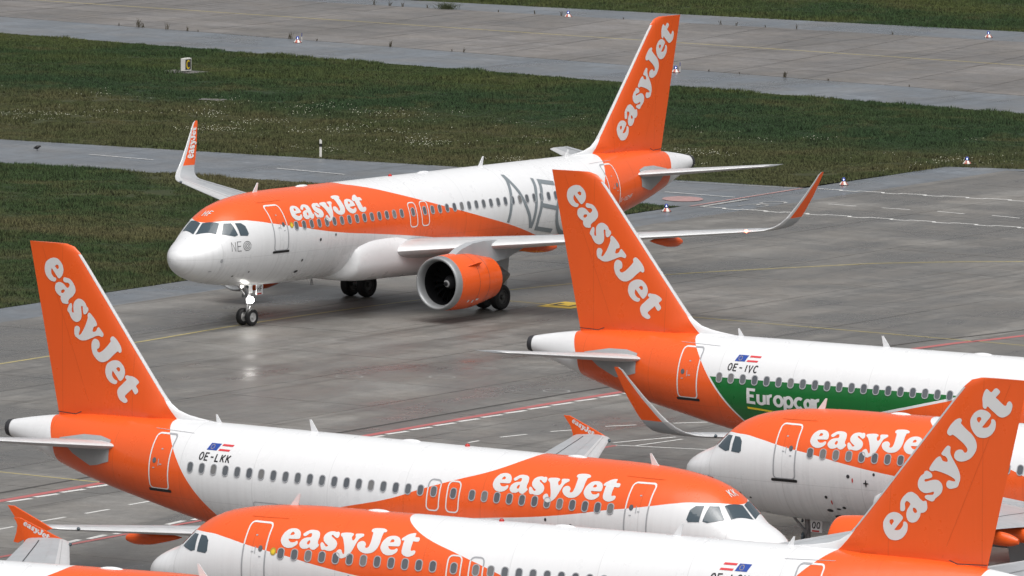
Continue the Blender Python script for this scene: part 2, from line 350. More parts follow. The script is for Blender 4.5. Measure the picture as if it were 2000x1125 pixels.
def decal(name, V, F, fn, mat, parent, layer=None, step=None, bisx=None):
    """lay a flat 2D shape on a surface: fn(x, y, extra) -> 3D points"""
    bm = bmesh.new(); ly = layer or [0] * len(V)
    bv = [bm.verts.new((v[0], v[1], l * .001)) for v, l in zip(V, ly)]
    for f in F:
        try: bm.faces.new([bv[i] for i in f])
        except ValueError: pass
    xs = [v[0] for v in V]; ys = [v[1] for v in V]
    if step:
        for ax, vals, st in ((1, ys, step), (0, xs, bisx)):
            if not st: continue
            t = min(vals) + st
            while t < max(vals):
                co = Vector((0, t, 0)) if ax else Vector((t, 0, 0)); no = Vector((0, 1, 0)) if ax else Vector((1, 0, 0))
                bmesh.ops.bisect_plane(bm, geom=bm.verts[:] + bm.edges[:] + bm.faces[:], plane_co=co, plane_no=no); t += st
    P = np.array([v.co[:] for v in bm.verts]); Q = fn(P[:, 0], P[:, 1], P[:, 2])
    for v, q in zip(bm.verts, Q): v.co = Vector(q)
    bmesh.ops.recalc_face_normals(bm, faces=bm.faces)
    me = bpy.data.meshes.new(name); bm.to_mesh(me); bm.free()
    me.materials.append(M[mat] if isinstance(mat, str) else mat)
    return link(name, me, parent)
def join2d(parts):
    V = []; F = []
    for v, f in parts:
        b = len(V); V += list(v); F += [tuple(i + b for i in q) for q in f]
    return V, F
BRAND2D = join2d([tess(l) for l in BRAND])
def rrect(x0, x1, y0, y1, r, n=4):
    P = []
    for cx, cy, a0 in ((x1 - r, y0 + r, -90), (x1 - r, y1 - r, 0), (x0 + r, y1 - r, 90), (x0 + r, y0 + r, 180)):
        P += arc(cx, cy, r, r, a0, a0 + 90, n)
    return P

# ------------------------------------------------------------------ aircraft parts
def make_fuselage(short):
    Lmax = 37.54 - (3.73 if short else 0)
    A = [0, .008, .03, .06, .1, .16, .24, .34, .46, .6, .78, 1.0, 1.2, 1.4, 1.6, 1.8, 2.0, 2.2, 2.4, 2.6, 2.9, 3.2, 3.6, 4.0, 4.5, 5, 5.6, 6.2, 6.8, 8]
    A += list(np.arange(10, Lmax - 17, 2.0)) + list(np.arange(Lmax - 15.5, Lmax - .4, .45)) + [Lmax - .25, Lmax - .09, Lmax]
    A = np.array(A); N = 96; zt, zb, hw, zc = sect(A, short); V = []; F = []
    for i in range(len(A)):
        t = np.arange(N) * 2 * math.pi / N; s = np.sin(t)
        V += [(A[i], hw[i] * math.cos(u), zc[i] + (zt[i] - zc[i] if q >= 0 else zc[i] - zb[i]) * q) for u, q in zip(t, s)]
    for i in range(len(A) - 1):
        for k in range(N): F.append((i * N + k, i * N + (k + 1) % N, (i + 1) * N + (k + 1) % N, (i + 1) * N + k))
    F += [tuple(range(N)), tuple(range(len(A) * N - 1, (len(A) - 1) * N - 1, -1))]
    return V, F
def airfoil(n=14):
    x = .5 * (1 - np.cos(np.linspace(0, math.pi, n))); yt = 5 * (.2969 * np.sqrt(x) - .126 * x - .3516 * x ** 2 + .2843 * x ** 3 - .1036 * x ** 4)
    return x, yt
def lofted(name, stations, parent, mats, le_mat=None, tipcap=True, camber=.018):
    """stations: dicts le(3), chord, tc, n(thickness direction 3) -> a closed aerofoil body"""
    x, yt = airfoil(); n = len(x); V = []; F = []; I = []
    for st in stations:
        le = np.array(st['le']); nn = np.array(st['n']); tw = st.get('tw', 0); c = st['c']
        cam = camber * 4 * x * (1 - x)
        up = [(le + np.array((c * xx, 0, 0)) + nn * c * (st['tc'] * y + cm - tw * xx)) for xx, y, cm in zip(x, yt, cam)]
        lo = [(le + np.array((c * xx, 0, 0)) + nn * c * (-st['tc'] * y * .95 + cm - tw * xx)) for xx, y, cm in zip(x, yt, cam)]
        V += up[::-1] + lo[1:]
    m = 2 * n - 1
    for i in range(len(stations) - 1):
        for k in range(m):
            F.append((i * m + k, i * m + (k + 1) % m, (i + 1) * m + (k + 1) % m, (i + 1) * m + k))
            I.append(1 if (le_mat and n - 5 <= k <= n + 2) else 0)
    F += [tuple(range(m)), tuple(range(len(stations) * m - 1, (len(stations) - 1) * m - 1, -1))]; I += [0, 0]
    me = mesh(name, V, F, [mats] + ([le_mat] if le_mat else []), True, I)
    bm = bmesh.new(); bm.from_mesh(me); bmesh.ops.recalc_face_normals(bm, faces=bm.faces)
    for e in bm.edges: e.smooth = e.is_manifold and e.calc_face_angle(0) < R(40)
    bm.to_mesh(me); bm.free()
    return link(name, me, parent)
WING = [(1.4, 12.45, 19.25, 2.72, .15, .045), (2.2, 12.93, 19.25, 2.82, .145, .04), (4.2, 13.95, 19.35, 3.02, .13, .03), (6.4, 15.05, 19.5, 3.24, .12, .02), (9.2, 16.5, 20.05, 3.5, .115, .012), (12.0, 17.95, 20.72, 3.76, .11, .005), (14.4, 19.18, 21.33, 3.98, .108, 0), (16.0, 20.0, 21.74, 4.13, .105, 0), (16.5, 20.26, 21.9, 4.175, .10, 0)]
_W = np.array(WING)
def wing_at(y): return [float(pchip(y, _W[:, 0], _W[:, k])) for k in range(1, 6)]
def wing_pt(y, fr, off=.0, up=True):
    le, te, z, tc, tw = wing_at(y); c = te - le
    yt = 5 * (.2969 * fr ** .5 - .126 * fr - .3516 * fr ** 2 + .2843 * fr ** 3 - .1036 * fr ** 4)
    return (le + c * fr, y, z + c * ((tc * yt if up else -tc * yt * .95) + .018 * 4 * fr * (1 - fr) - tw * fr) + off)
def make_wing(root, side, short, sharklet, dx):
    sh = -dx
    st = []
    for y, le, te, z, tc, tw in WING: st.append(dict(le=(le + sh, side * y, z), c=te - le, tc=tc, tw=tw, n=(0, 0, 1)))
    if sharklet: pass
    else:
        st.append(dict(le=(20.42 + sh, side * 16.66, 4.19), c=1.5, tc=.085, n=(0, 0, 1))); st.append(dict(le=(20.62 + sh, side * 16.76, 4.2), c=1.28, tc=.05, n=(0, 0, 1)))
    wg = lofted('wing', st, root, 'grey_wing', 'metal')
    # control surface gaps and panel lines on the upper skin
    def strip(name, y0, y1, f0, f1, wd, mat='dark'):
        n = 14; V = []; F = []
        for k in range(n + 1):
            y = y0 + (y1 - y0) * k / n; f = f0 + (f1 - f0) * k / n; c = wing_at(y)[1] - wing_at(y)[0]
            for q in (-.5, .5):
                p = wing_pt(y, f + q * wd / c, .006); V.append((p[0] + sh, side * p[1], p[2]))
        F = [(2 * k, 2 * k + 1, 2 * k + 3, 2 * k + 2) for k in range(n)]
        return link(name, mesh(name, V, F, mat), wg)
    strip('slat_gap', 2.3, 16.3, .14, .16, .03, 'fairing_grey')
    strip('aileron_gap', 12.9, 16.2, .70, .68, .05)
    strip('spoiler_gap', 3.0, 12.9, .66, .70, .04); strip('spoiler_edge', 6.6, 13.0, .52, .55, .03, 'fairing_grey')
    strip('panel_line', 5.0, 16.2, .40, .38, .02, 'fairing_grey')
    # canoe fairings of the flap tracks
    for yy in (5.4, 8.5, 11.6):
        le, te, z, tc, tw = wing_at(yy); c = te - le; x0 = le + .42 * c; x1 = te + .95 - .02 * yy; n = 14; prof = []
        mb = MB(); V = []; m = 16
        for k in range(n + 1):
            t = k / n; rr = max(.03, min(1.0, (t / .55) ** .75 if t < .55 else 1.0) * (1 - max(0, (t - .72) / .28) ** 2.2 * .62))
            cx = x0 + (x1 - x0) * t; cz = z - .22 - .20 * t
            for j in range(m):
                u = 2 * math.pi * j / m; V.append((cx + sh, side * (yy + .19 * rr * math.cos(u)), cz + .25 * rr * math.sin(u)))
        F = [(i * m + j, i * m + (j + 1) % m, (i + 1) * m + (j + 1) % m, (i + 1) * m + j) for i in range(n) for j in range(m)] + [tuple(range(m)), tuple(range((n + 1) * m - 1, n * m - 1, -1))]
        mb.add(V, F).build('flap_track_fairing', 'orange', wg, angle=40)
    if sharklet:
        ss = [(16.5, 20.26, 21.9, 4.175, 0), (16.78, 20.48, 22.06, 4.22, 12), (17.02, 20.74, 22.2, 4.32, 32), (17.2, 21.03, 22.34, 4.49, 52), (17.31, 21.34, 22.5, 4.72, 68), (17.39, 21.62, 22.66, 4.98, 74), (17.58, 22.2, 22.97, 5.6, 76), (17.76, 22.74, 23.22, 6.25, 76), (17.84, 23.0, 23.34, 6.58, 76), (17.87, 23.16, 23.36, 6.68, 76)]
        S1 = [dict(le=(le + sh, side * y, z), c=te - le, tc=.085, n=(0, -side * math.sin(R(q)), math.cos(R(q)))) for y, le, te, z, q in ss]
        lofted('winglet_root', S1[:5], wg, 'grey_wing', 'metal', camber=.01)
        sk = lofted('sharklet', S1[4:], wg, 'orange', 'metal', camber=.01)
        # word along the inner face
        def fn(x, y, l):
            t = np.clip(x / 5.2, 0, 1) * .74 + .13; h = 4.80 + t * 1.85; Q = []
            for tt, hh_, yy in zip(t, h, y):
                zz = np.array([q[3] for q in ss]); g = lambda k: float(np.interp(hh_, zz, [q[k] for q in ss]))
                le, te, yw = g(1), g(2), g(0); cc = te - le
                fr = (.32 + .62 * (.72 - yy)) if side > 0 else (.32 + .62 * (.72 - yy))
                xx = le + cc * min(.95, max(.2, fr)); th = cc * .05
                Q.append((xx + sh, side * (yw - th - .012), hh_ + .0))
            return np.array(Q)
        V, F = BRAND2D
        if side > 0: decal('lettering', V, F, fn, 'letter', wg, step=.2, bisx=.3)
    else:
        P = [(20.62, 4.2), (21.3, 4.48), (22.28, 4.86), (22.52, 4.86), (22.22, 4.5), (22.1, 4.2), (22.14, 3.95), (22.26, 3.62), (22.08, 3.6), (21.5, 3.9), (20.95, 4.08)]
        fp = MB(); fp.prism([(a + sh, z) for a, z in P], 'y', .07, c=side * 16.8); fe = fp.build('wingtip_fence', 'orange', wg)
        for sg in (-side,):
            fl = sg * 1 if False else sg
            def fn(x, y, l, sg=sg):
                # runs parallel to the leading edge of the upper fin, outboard or inboard face
                k = .205; dx_, dz_ = .83, .40; L = math.hypot(dx_, dz_); ux, uz = dx_ / L, dz_ / L
                fwd = (sg == side) == (side > 0)
                if fwd: px = 22.28 - ux * (x * k) - uz * (.74 - y) * k * 0 + uz * (y * k - .1) * 0; pz = 4.60 - uz * (x * k)
                else: px = 21.1 + ux * (x * k); pz = 4.60 - .56 + uz * (x * k)
                nx_, nz_ = -uz, ux
                if fwd: px = 22.16 - ux * x * k + uz * (y * k) * -1; pz = 4.63 - uz * x * k + ux * y * k
                else: px = 21.09 + ux * x * k - uz * y * k; pz = 4.11 + uz * x * k + ux * y * k
                return np.stack([px + sh, np.full_like(px, side * 16.8 + sg * .041), pz], 1)
            V, F = BRAND2D; decal('lettering', V, F, fn, 'letter', fe)
    lamp = MB(); p = wing_pt(16.1, .015); lamp.lathe((p[0] + sh - .03, side * p[1], p[2]), (-1, 0, 0), [(0, .07), (.05, .06), (.09, .02)], 12)
    lamp.build('navigation_light', 'navred' if (side < 0 and root.get('_lights')) else 'glass', wg)
    return wg
def make_engine(root, side, lipx, r, big):
    y = side * 5.75; z = 1.78 if big else 1.82; k = r / 1.19; L = 3.55 if big else 3.25
    e = empty('engine', (0, 0, 0)); e.parent = root
    ax = (1, 0, 0); c = (lipx, y, z)
    out = [(.36, 1.205), (.6, 1.225), (1.0, 1.245), (1.5, 1.245), (2.0, 1.22), (2.6, 1.12), (3.1, 1.02), (L, .94)]
    nac = MB().lathe(c, ax, [(t * (L / 3.55), q * k) for t, q in out], 64).build('nacelle', 'orange', e, smooth=True)
    jt = MB()
    for t in (1.55, 2.35):
        q = np.interp(t, [o[0] for o in out], [o[1] for o in out]) * k + .004; jt.lathe(c, ax, [(t, q), (t + .018, q)], 64)
    jt.build('cowl_joint', 'dark', e)
    lip = [(.42, .976), (.4, .975), (.22, .985), (.1, 1.02), (.03, 1.06), (0, 1.105), (.03, 1.145), (.12, 1.178), (.24, 1.195), (.36, 1.206)]
    MB().lathe(c, ax, [(t, q * k) for t, q in lip], 64).build('inlet_lip', 'lip' if big else 'orange', e, smooth=True)
    MB().lathe(c, ax, [(.41, .9755 * k), (1.0, .99 * k), (1.3, 1.0 * k)], 64).build('inlet_duct', 'fanblack', e, smooth=True)
    fan = MB()
    nb = 18 if big else 36
    for b in range(nb):
        t0 = 2 * math.pi * b / nb; V = []
        for i in range(6):
            f = i / 5; rr = (.3 + .69 * f) * k; tw = .35 + .55 * f; wd = .17 + .10 * f; sw = .18 * math.sin(f * 3.0) * .4
            for q in (-1, 1):
                an = t0 + sw + q * wd * math.sin(tw) / (2 * max(rr, .3)); V.append((lipx + 1.05 + q * wd * math.cos(tw) / 2, y + rr * math.cos(an), z + rr * math.sin(an)))
        fan.add(V, [(2 * i, 2 * i + 1, 2 * i + 3, 2 * i + 2) for i in range(5)])
    fan.build('fan', 'fanblack', e, smooth=True)
    MB().lathe((lipx + 1.32, y, z), ax, [(0, .02), (0, 1.0 * k)], 48).build('fan_back', 'fanblack', e)
    sp = MB().lathe((lipx + .62, y, z), ax, [(0, .005), (.06, .1), (.16, .19), (.3, .27), (.45, .32)], 32).build('spinner', 'dark', e, smooth=True)
    ra = [(.05 + .2 * t, R(40 + 330 * t)) for t in np.linspace(0, 1, 16)]
    V, F = ribbon([(q * math.cos(t), q * math.sin(t)) for q, t in ra], .05)
    decal('spinner_spiral', V, F, lambda x, yy, l: np.stack([lipx + .60 + np.interp(np.hypot(x, yy), [0, .1, .19, .27, .32], [0, .06, .16, .3, .45]), y + x, z + yy], 1), 'letter', sp)
    MB().lathe((lipx + L - .25, y, z), ax, [(0, .9 * k), (.1, .68 * k), (.55, .62 * k), (1.0, .5 * k), (1.15, .46 * k)], 48).build('core_cowl', 'exhaust', e, smooth=True)
    MB().lathe((lipx + L + .75, y, z), ax, [(0, .42 * k), (.3, .36 * k), (.7, .2 * k), (1.0, .03)], 40).build('exhaust_plug', 'exhaust', e, smooth=True)
    # strake on the inboard and outboard shoulder
    for sg, an in ((side, 38),):
        t = R(an); rr = 1.24 * k; cy, cz = math.cos(t) * sg, math.sin(t)
        V = [(lipx + .95, y + cy * rr, z + cz * rr), (lipx + 1.85, y + cy * (rr - .02), z + cz * (rr - .02)), (lipx + 1.75, y + cy * (rr + .26), z + cz * (rr + .26)), (lipx + 1.5, y + cy * (rr + .2), z + cz * (rr + .2))]
        V += [(a, b - cz * .03 * sg, c_ + cy * .03 * sg) for a, b, c_ in V]
        MB().add(V, [(0, 1, 2, 3), (7, 6, 5, 4), (0, 4, 5, 1), (1, 5, 6, 2), (2, 6, 7, 3), (3, 7, 4, 0)]).build('strake', 'orange', e)
    # pylon
    top = z + 1.2 * k; dx = 11.2 - lipx
    P = [(lipx + .95, top - .05), (lipx + 1.5, top + .22), (lipx + 2.3, top + .42), (lipx + 3.1, top + .47), (lipx + 6.4, top + .42), (lipx + 6.2, top + .02), (lipx + 4.9, top - .4), (lipx + 3.6, top - .55), (lipx + 2.4, top - .2)]
    MB().prism(P, 'y', .42, c=y).build('pylon', 'grey_wing', e, angle=30)
    # small stencils low on the cowl
    if big and side < 0:
        for t, an, w_, h_ in ((1.02, -38, .10, .13), (1.36, -40, .10, .16), (1.62, -36, .16, .10)):
            rr = 1.25; a0 = R(an)
            V = [(lipx + t + sx * w_, y + side * (math.cos(a0 + sy * h_ / rr) * (rr + .006)), z + math.sin(a0 + sy * h_ / rr) * (rr + .006)) for sx, sy in ((-.5, -.5), (.5, -.5), (.5, .5), (-.5, .5))]
            MB().add(V, [(0, 1, 2, 3)]).build('stencil', 'letter', e)
    return e
def wheel(c, r, wd, parent, rim='rim'):
    mb = MB(); x, y, z = c; h = wd / 2
    mb.lathe((x, y, z), (0, 1, 0), [(-h * .8, r * .55), (-h, r * .7), (-h * .97, r * .84), (-h * .75, r * .96), (-h * .35, r), (h * .35, r), (h * .75, r * .96), (h * .97, r * .84), (h, r * .7), (h * .8, r * .55)], 36, 0)
    for s in (-1, 1):
        mb.lathe((x, y, z), (0, s, 0), [(h * .8, r * .56), (h * .86, r * .52), (h * .5, r * .46), (h * .45, r * .2), (h * .95, r * .17), (h * 1.0, r * .02)], 28, 1)
    return mb.build('wheel', ['rubber', rim], parent, angle=35)
def make_gear(root, short, code, lights):
    g = empty('nose_gear', (5.06, 0, 0)); g.parent = root
    mb = MB(); mb.tube((0, 0, .38), (-.02, 0, 1.1), .055); mb.tube((-.02, 0, .95), (-.1, 0, 2.2), .1); mb.tube((0, -.3, .38), (0, .3, .38), .05)
    mb.tube((-.05, 0, 1.25), (-.9, 0, 2.05), .045); mb.tube((.02, 0, .55), (.22, 0, .85), .03); mb.tube((.22, 0, .85), (.0, 0, 1.1), .03); mb.box((-.08, 0, 1.32), (.2, .34, .16))
    mb.build('strut', 'steel', g, angle=40)
    for s in (-1, 1): wheel((0, s * .25, .38), .38, .22, g)
    dl = MB(); dl.box((.48, -.30, 1.57), (.46, .03, .44)); dl.build('gear_door', 'white', g)
    ds = MB(); ds.box((.48, .30, 1.57), (.46, .03, .44)); ds.build('gear_door', 'white', g)
    for s in (-1, 1):
        V, F, Ly = text2d(code, .22, .04, .85, .12)
        decal('lettering', V, F, (lambda x, y, l, s=s: np.stack([(.30 + x) if s < 0 else (.66 - x), np.full_like(x, s * .318 + s * 0) + s * l, 1.5 + y], 1)), 'regblack', g, layer=Ly)
    rd = MB(); rd.box((.45, -.318, 1.395), (.3, .012, .06)); rd.build('red_stripe', 'redflag', g)
    for s in (-1, 1):
        lm = MB(); lm.lathe((-.14, s * .16, 1.72), (-1, 0, 0), [(0, .02), (.02, .06), (.06, .065)], 16); lm.build('taxi_light', 'lamp2' if lights and s > 0 else 'glass', g)
    lm = MB(); lm.lathe((-.10, -.27, 1.15), (-1, -.25, 0), [(-.08, .05), (-.03, .15), (.03, .15), (.045, .005)], 20); lm.build('landing_light', 'lamp' if lights else 'glass', g)
    for s in (-1, 1):
        x = 17.71 - (1.6 if short else 0); m = empty('main_gear', (x, s * 3.795, 0)); m.parent = root
        mb = MB(); mb.tube((0, 0, .56), (0, 0, 1.6), .1); mb.tube((0, 0, 1.3), (-.1, s * .15, 3.0), .16); mb.tube((0, -.5, .56), (0, .5, .56), .09); mb.tube((0, -s * .1, 1.6), (-.1, -s * 1.7, 2.6), .07)
        mb.tube((.05, 0, .7), (.42, 0, 1.1), .05); mb.tube((.42, 0, 1.1), (.08, 0, 1.5), .05)
        mb.build('strut', 'steel', m, angle=40)
        for q in (-1, 1): wheel((0, q * .46, .57), .57, .42, m, 'rim_dark')
        d = MB(); d.prism([(-.45, .95), (.5, .95), (.7, 2.6), (-.75, 2.6)], 'y', .04, c=s * .42); d.build('gear_door', 'grey_wing', m)
def make_stab(root, side, dx):
    st = []
    for y, le, te, z, tc in ((.75, 31.42, 35.15, 4.78, .10), (1.35, 31.82, 35.2, 4.86, .10), (3.8, 33.35, 35.75, 5.10, .095), (5.9, 34.7, 36.25, 5.32, .09), (6.12, 34.86, 36.32, 5.34, .08), (6.22, 35.1, 36.36, 5.35, .05)):
        st.append(dict(le=(le - dx, side * y, z), c=te - le, tc=tc, n=(0, 0, 1), tw=-.01))
    s = lofted('stabiliser', st, root, 'grey_wing', 'metal', camber=-.006)
    V = []; n = 10
    for k in range(n + 1):
        y = 1.5 + 4.4 * k / n; le = np.interp(y, [1.35, 5.9], [31.82, 34.7]); te = np.interp(y, [1.35, 5.9], [35.2, 36.25]); z = np.interp(y, [1.35, 5.9], [4.86, 5.32]); c = te - le
        for q in (-.02, .02):
            fr = .68; V.append((le + c * fr + q - dx, side * y, z + c * (.095 * .30 + .01 * fr) + .008))
    link('elevator_gap', mesh('elevator_gap', V, [(2 * k, 2 * k + 1, 2 * k + 3, 2 * k + 2) for k in range(n)], 'dark'), s)
    return s
def make_fin(root, dx, lmat, side_txt, short):
    LEc = [(27.6, 5.80), (28.3, 5.90), (28.9, 5.97), (29.4, 6.05), (29.85, 6.18), (30.2, 6.40), (30.5, 6.72), (31.0, 7.34), (32.0, 8.60), (33.0, 9.87), (34.0, 11.13), (34.35, 11.55), (34.6, 11.76), (34.95, 11.85), (36.62, 11.86)]
    te = lambda z: 35.27 + (z - 5.68) * (36.63 - 35.27) / (11.85 - 5.68)
    x, yt = airfoil(18); n = len(x); V = []; F = []
    zs = [5.55, 5.80, 5.9, 5.97, 6.05, 6.18, 6.4, 6.72, 7.34, 8, 8.6, 9.87, 11.13, 11.55, 11.76, 11.85]
    la = lambda z: float(np.interp(z, [q[1] for q in LEc[:14]], [q[0] for q in LEc[:14]])) if z > 5.8 else 27.6 + (5.8 - z) * 0
    for z in zs:
        l = la(z); t = te(z); c = t - l; tk = np.interp(z, [5.5, 6.2, 7.0, 11.85], [.62, .52, .44, .17])
        w = yt / .5 * tk / 1.0 * .5
        if z < 6.45:          # the dorsal fillet thins out forwards
            xa = l + c * x; w = np.minimum(w, np.interp(xa, [l, 30.2, 31.5, 40], [.03, .12, .5, .5]))
        up = [(l + c * xx - dx, ww, z) for xx, ww in zip(x, w)]; lo = [(l + c * xx - dx, -ww, z) for xx, ww in zip(x, w)]
        V += up[::-1] + lo[1:]
    m = 2 * n - 1
    for i in range(len(zs) - 1):
        for k in range(m): F.append((i * m + k, i * m + (k + 1) % m, (i + 1) * m + (k + 1) % m, (i + 1) * m + k))
    F += [tuple(range(m)), tuple(range(len(zs) * m - 1, (len(zs) - 1) * m - 1, -1))]
    mb = MB(); mb.add(V, F); f = mb.build('tail_fin', lmat, root, angle=50)
    # grey leading edge strip, a little proud of the skin
    V = []; zz = np.concatenate([[6.5], np.linspace(6.72, 11.5, 14)])
    for z in zz:
        l = la(z); tk = np.interp(z, [6.2, 7.0, 11.85], [.52, .44, .17]); c = te(z) - l
        for d in (.15, .06, -.012, .06, .15):
            pass
        w = lambda d: 5 * (.2969 * (d / c) ** .5) * tk * .93 + .006
        V += [(l + .09 - dx, w(.09), z), (l + .04 - dx, w(.04), z), (l - .012 - dx, 0, z), (l + .04 - dx, -w(.04), z), (l + .09 - dx, -w(.09), z)]
    F = [(5 * i + k, 5 * i + k + 1, 5 * i + 6 + k, 5 * i + 5 + k) for i in range(len(zz) - 1) for k in range(4)]
    MB().add(V, F).build('leading_edge', 'le', f, smooth=True)
    # rudder hinge line and the notch under it
    hw_ = lambda z, a: np.interp((a - la(z)) / (te(z) - la(z)), x, yt) * np.interp(z, [5.5, 6.2, 7.0, 11.85], [.62, .52, .44, .17])
    for sg in (-1, 1):
        V = []
        zr = np.linspace(5.9, 11.7, 12)
        for z in zr:
            a = te(z) - .30 * (te(z) - np.interp(z, [5.9, 11.85], [29.9, 34.8])) ; q = hw_(z, a)
            V += [(a - .012 - dx, sg * (q + .006), z), (a + .012 - dx, sg * (q + .006), z)]
        link('rudder_hinge', mesh('rudder_hinge', V, [(2 * i, 2 * i + 1, 2 * i + 3, 2 * i + 2) for i in range(11)], FINLINE), f)
        V = [(34.05 - dx, sg * .30, 5.86), (34.3 - dx, sg * .27, 5.76), (35.28 - dx, sg * .05, 5.76), (35.28 - dx, sg * .05, 5.73), (34.3 - dx, sg * .275, 5.725), (34.0 - dx, sg * .305, 5.84)]
        link('rudder_notch', mesh('rudder_notch', V, [(0, 1, 4, 5), (1, 2, 3, 4)], 'dark'), f)
    # brand name on both faces
    for sg in (-1, 1):
        if sg < 0: p, q = np.array((32.0, 6.80)), np.array((35.57, 11.10))
        else: p, q = np.array((35.48, 10.9)), np.array((31.96, 6.79))
        g0, g1 = np.array((.355, .365)), np.array((4.93, .49)); d = q - p; gd = g1 - g0
        if sg > 0: d = d * np.array((-1, 1))
        k = np.linalg.norm(d) / np.linalg.norm(gd); an = math.atan2(d[1], d[0]) - math.atan2(gd[1], gd[0]); ca, sa = math.cos(an) * k, math.sin(an) * k
        def fn(xx, yy, l, sg=sg, p=p):
            u = (xx - g0[0]) * ca - (yy - g0[1]) * sa; v = (xx - g0[0]) * sa + (yy - g0[1]) * ca
            A_ = p[0] + (u if sg < 0 else -u); Z_ = p[1] + v
            return np.array([(a - dx, sg * (float(hw_(z, a)) + .012), z) for a, z in zip(A_, Z_)])
        V, F = BRAND2D; decal('lettering', V, F, fn, 'letter', f, step=.3, bisx=.3)
    return f
FINLINE = flat('rudder_line', (.66, .095, .016), .35)
WIN = {}
def window_mesh():
    if 'w' in WIN: return WIN['w']
    o = rrect(-.14, .14, -.205, .205, .125, 5); i = rrect(-.112, .112, -.175, .175, .105, 5); n = len(o)
    V = [(p[0], .012, p[1]) for p in o] + [(p[0], .014, p[1]) for p in i] + [(p[0], -.03, p[1]) for p in o] + [(p[0], .004, p[1]) for p in i]
    F = [(k, (k + 1) % n, n + (k + 1) % n, n + k) for k in range(n)] + [(k, 2 * n + k, 2 * n + (k + 1) % n, (k + 1) % n) for k in range(n)] + [(n + k, n + (k + 1) % n, 3 * n + (k + 1) % n, 3 * n + k) for k in range(n)] + [tuple(range(3 * n, 4 * n))]
    me = mesh('window', V, F, ['winframe', 'pane'], False, [0] * (3 * n) + [1]); WIN['w'] = me
    return me
def put_window(root, a, z, side, short):
    p = surf([a], [z], side, short, 0, True)[0]; q = surf([a], [z + .02], side, short, 0, True)[0]; r = surf([a + .05], [z], side, short, 0, True)[0]
    t = Vector(q - p).normalized(); xx = Vector(r - p).normalized() * (1 if side > 0 else -1); n = t.cross(xx).normalized(); t = xx.cross(n)
    m4 = Matrix(((xx.x, n.x, t.x, p[0]), (xx.y, n.y, t.y, p[1]), (xx.z, n.z, t.z, p[2]), (0, 0, 0, 1)))
    return link('window', window_mesh(), root, mat4=m4)
def on_skin(side, short, off=.01, zmode=True):
    return lambda x, y, l: surf(x, y, side, short, off + 0, zmode) + np.stack([0 * l, side * l, 0 * l], 1)
def make_door(root, name, a0, a1, z0, z1, side, short, omat, big=True):
    V, F = ribbon(rrect(a0, a1, z0, z1, .14 if big else .16, 4), .055 if big else .05, True)
    # refine so that the outline follows the round skin
    d = decal(name, V, F, on_skin(side, short, .010), omat, root, step=.12)
    if big:
        V, F = tess([rrect(a0 - .1, a1 + .1, z0 - .11, z0 - .005, .04, 2)]); decal('sill', V, F, on_skin(side, short, .016), 'black', d, step=.1)
        ap = a0 + .68 if a0 < 10 else a1 - .22
        V, F = tess([arc(ap, 4.56, .085, .10, 0, 345, 16)]); decal('porthole', V, F, on_skin(side, short, .012), 'pane', d)
        V, F = tess([[(ap - .22, 4.38), (ap - .19, 4.38), (ap - .19, 4.62), (ap - .22, 4.62)]]); decal('handle', V, F, on_skin(side, short, .012), 'winframe', d)
        for (u, v_, s_) in ((ap - .36, 4.42, .10), (ap - .30, 4.95, .08), (ap - .04, 4.28, .09)):
            V, F = tess([[(u, v_), (u + s_, v_), (u + s_, v_ + .04), (u, v_ + .04)]]); decal('stencil', V, F, on_skin(side, short, .012), 'winframe', d)
    return d
def blade(root, a, z, h, w=.26, rake=.16, mat='white', name='antenna'):
    mb = MB(); mb.prism([(a - w * .6, z - .04), (a + w * .6, z - .04), (a + rake + w * .35, z + h), (a + rake + .02, z + h)], 'y', .035); return mb.build(name, mat, root)

# ------------------------------------------------------------------ complete aircraft
LIV = {k: livery(k) for k in ('short', 'long', 'green')}
def flags(root, a_aft, side, short):
    """EU and Austrian flag side by side above the registration; a_aft: aft end of the pair"""
    # on the starboard side the blue flag is aft, on the port side it is aft too
    sl = .10
    def par(x0, x1, z0, z1):
        k = sl * (1 if side > 0 else -1) * -1
        g = lambda x, z: (x + k * (z - 5.1) / .23, z)
        return [g(x0, z0), g(x1, z0), g(x1, z1), g(x0, z1)]
    V, F = tess([par(a_aft - .44, a_aft, 5.10, 5.33)]); f = decal('flag', V, F, on_skin(side, short), 'eublue', root, step=.1)
    st = []
    for k in range(12):
        t = 2 * math.pi * k / 12; cx, cz = a_aft - .22 + .075 * math.cos(t), 5.215 + .075 * math.sin(t)
        st.append(([np.array((cx + .013 * math.cos(u), cz + .013 * math.sin(u))) for u in (0, 1.57, 3.14, 4.71)], [(0, 1, 2, 3)]))
    V, F = join2d(st); decal('flag_stars', V, F, on_skin(side, short, .013), 'flagyellow', f)
    V, F = join2d([tess([par(a_aft - 1.0, a_aft - .52, 5.10, 5.165)]), tess([par(a_aft - 1.0, a_aft - .52, 5.265, 5.33)])])
    decal('flag', V, F, on_skin(side, short), 'flagred', root, step=.1)
def skin_text(root, txt, a_first, s0, h, wd, side, short, mat, pitch=.78, slant=0.0, off=.010, name='registration'):
    """stroke text that reads forward on the starboard side and aft on the port side"""
    V, F, Ly = text2d(txt, h, wd, pitch, slant)
    fn = lambda x, y, l: surf(a_first + (x if side < 0 else -x), s0 + y, side, short, .010, False) + np.stack([0 * l, side * l, 0 * l], 1)
    return decal(name, V, F, fn, mat, root, layer=Ly, step=h / 3)
def brand_text(root, side, short):
    V, F = BRAND2D
    a0 = 6.0 if side < 0 else 11.2
    return decal('lettering', V, F, lambda x, y, l: surf(a0 + (x if side < 0 else -x), .779 + y, side, short, .012, False), 'letter', root, step=.15)
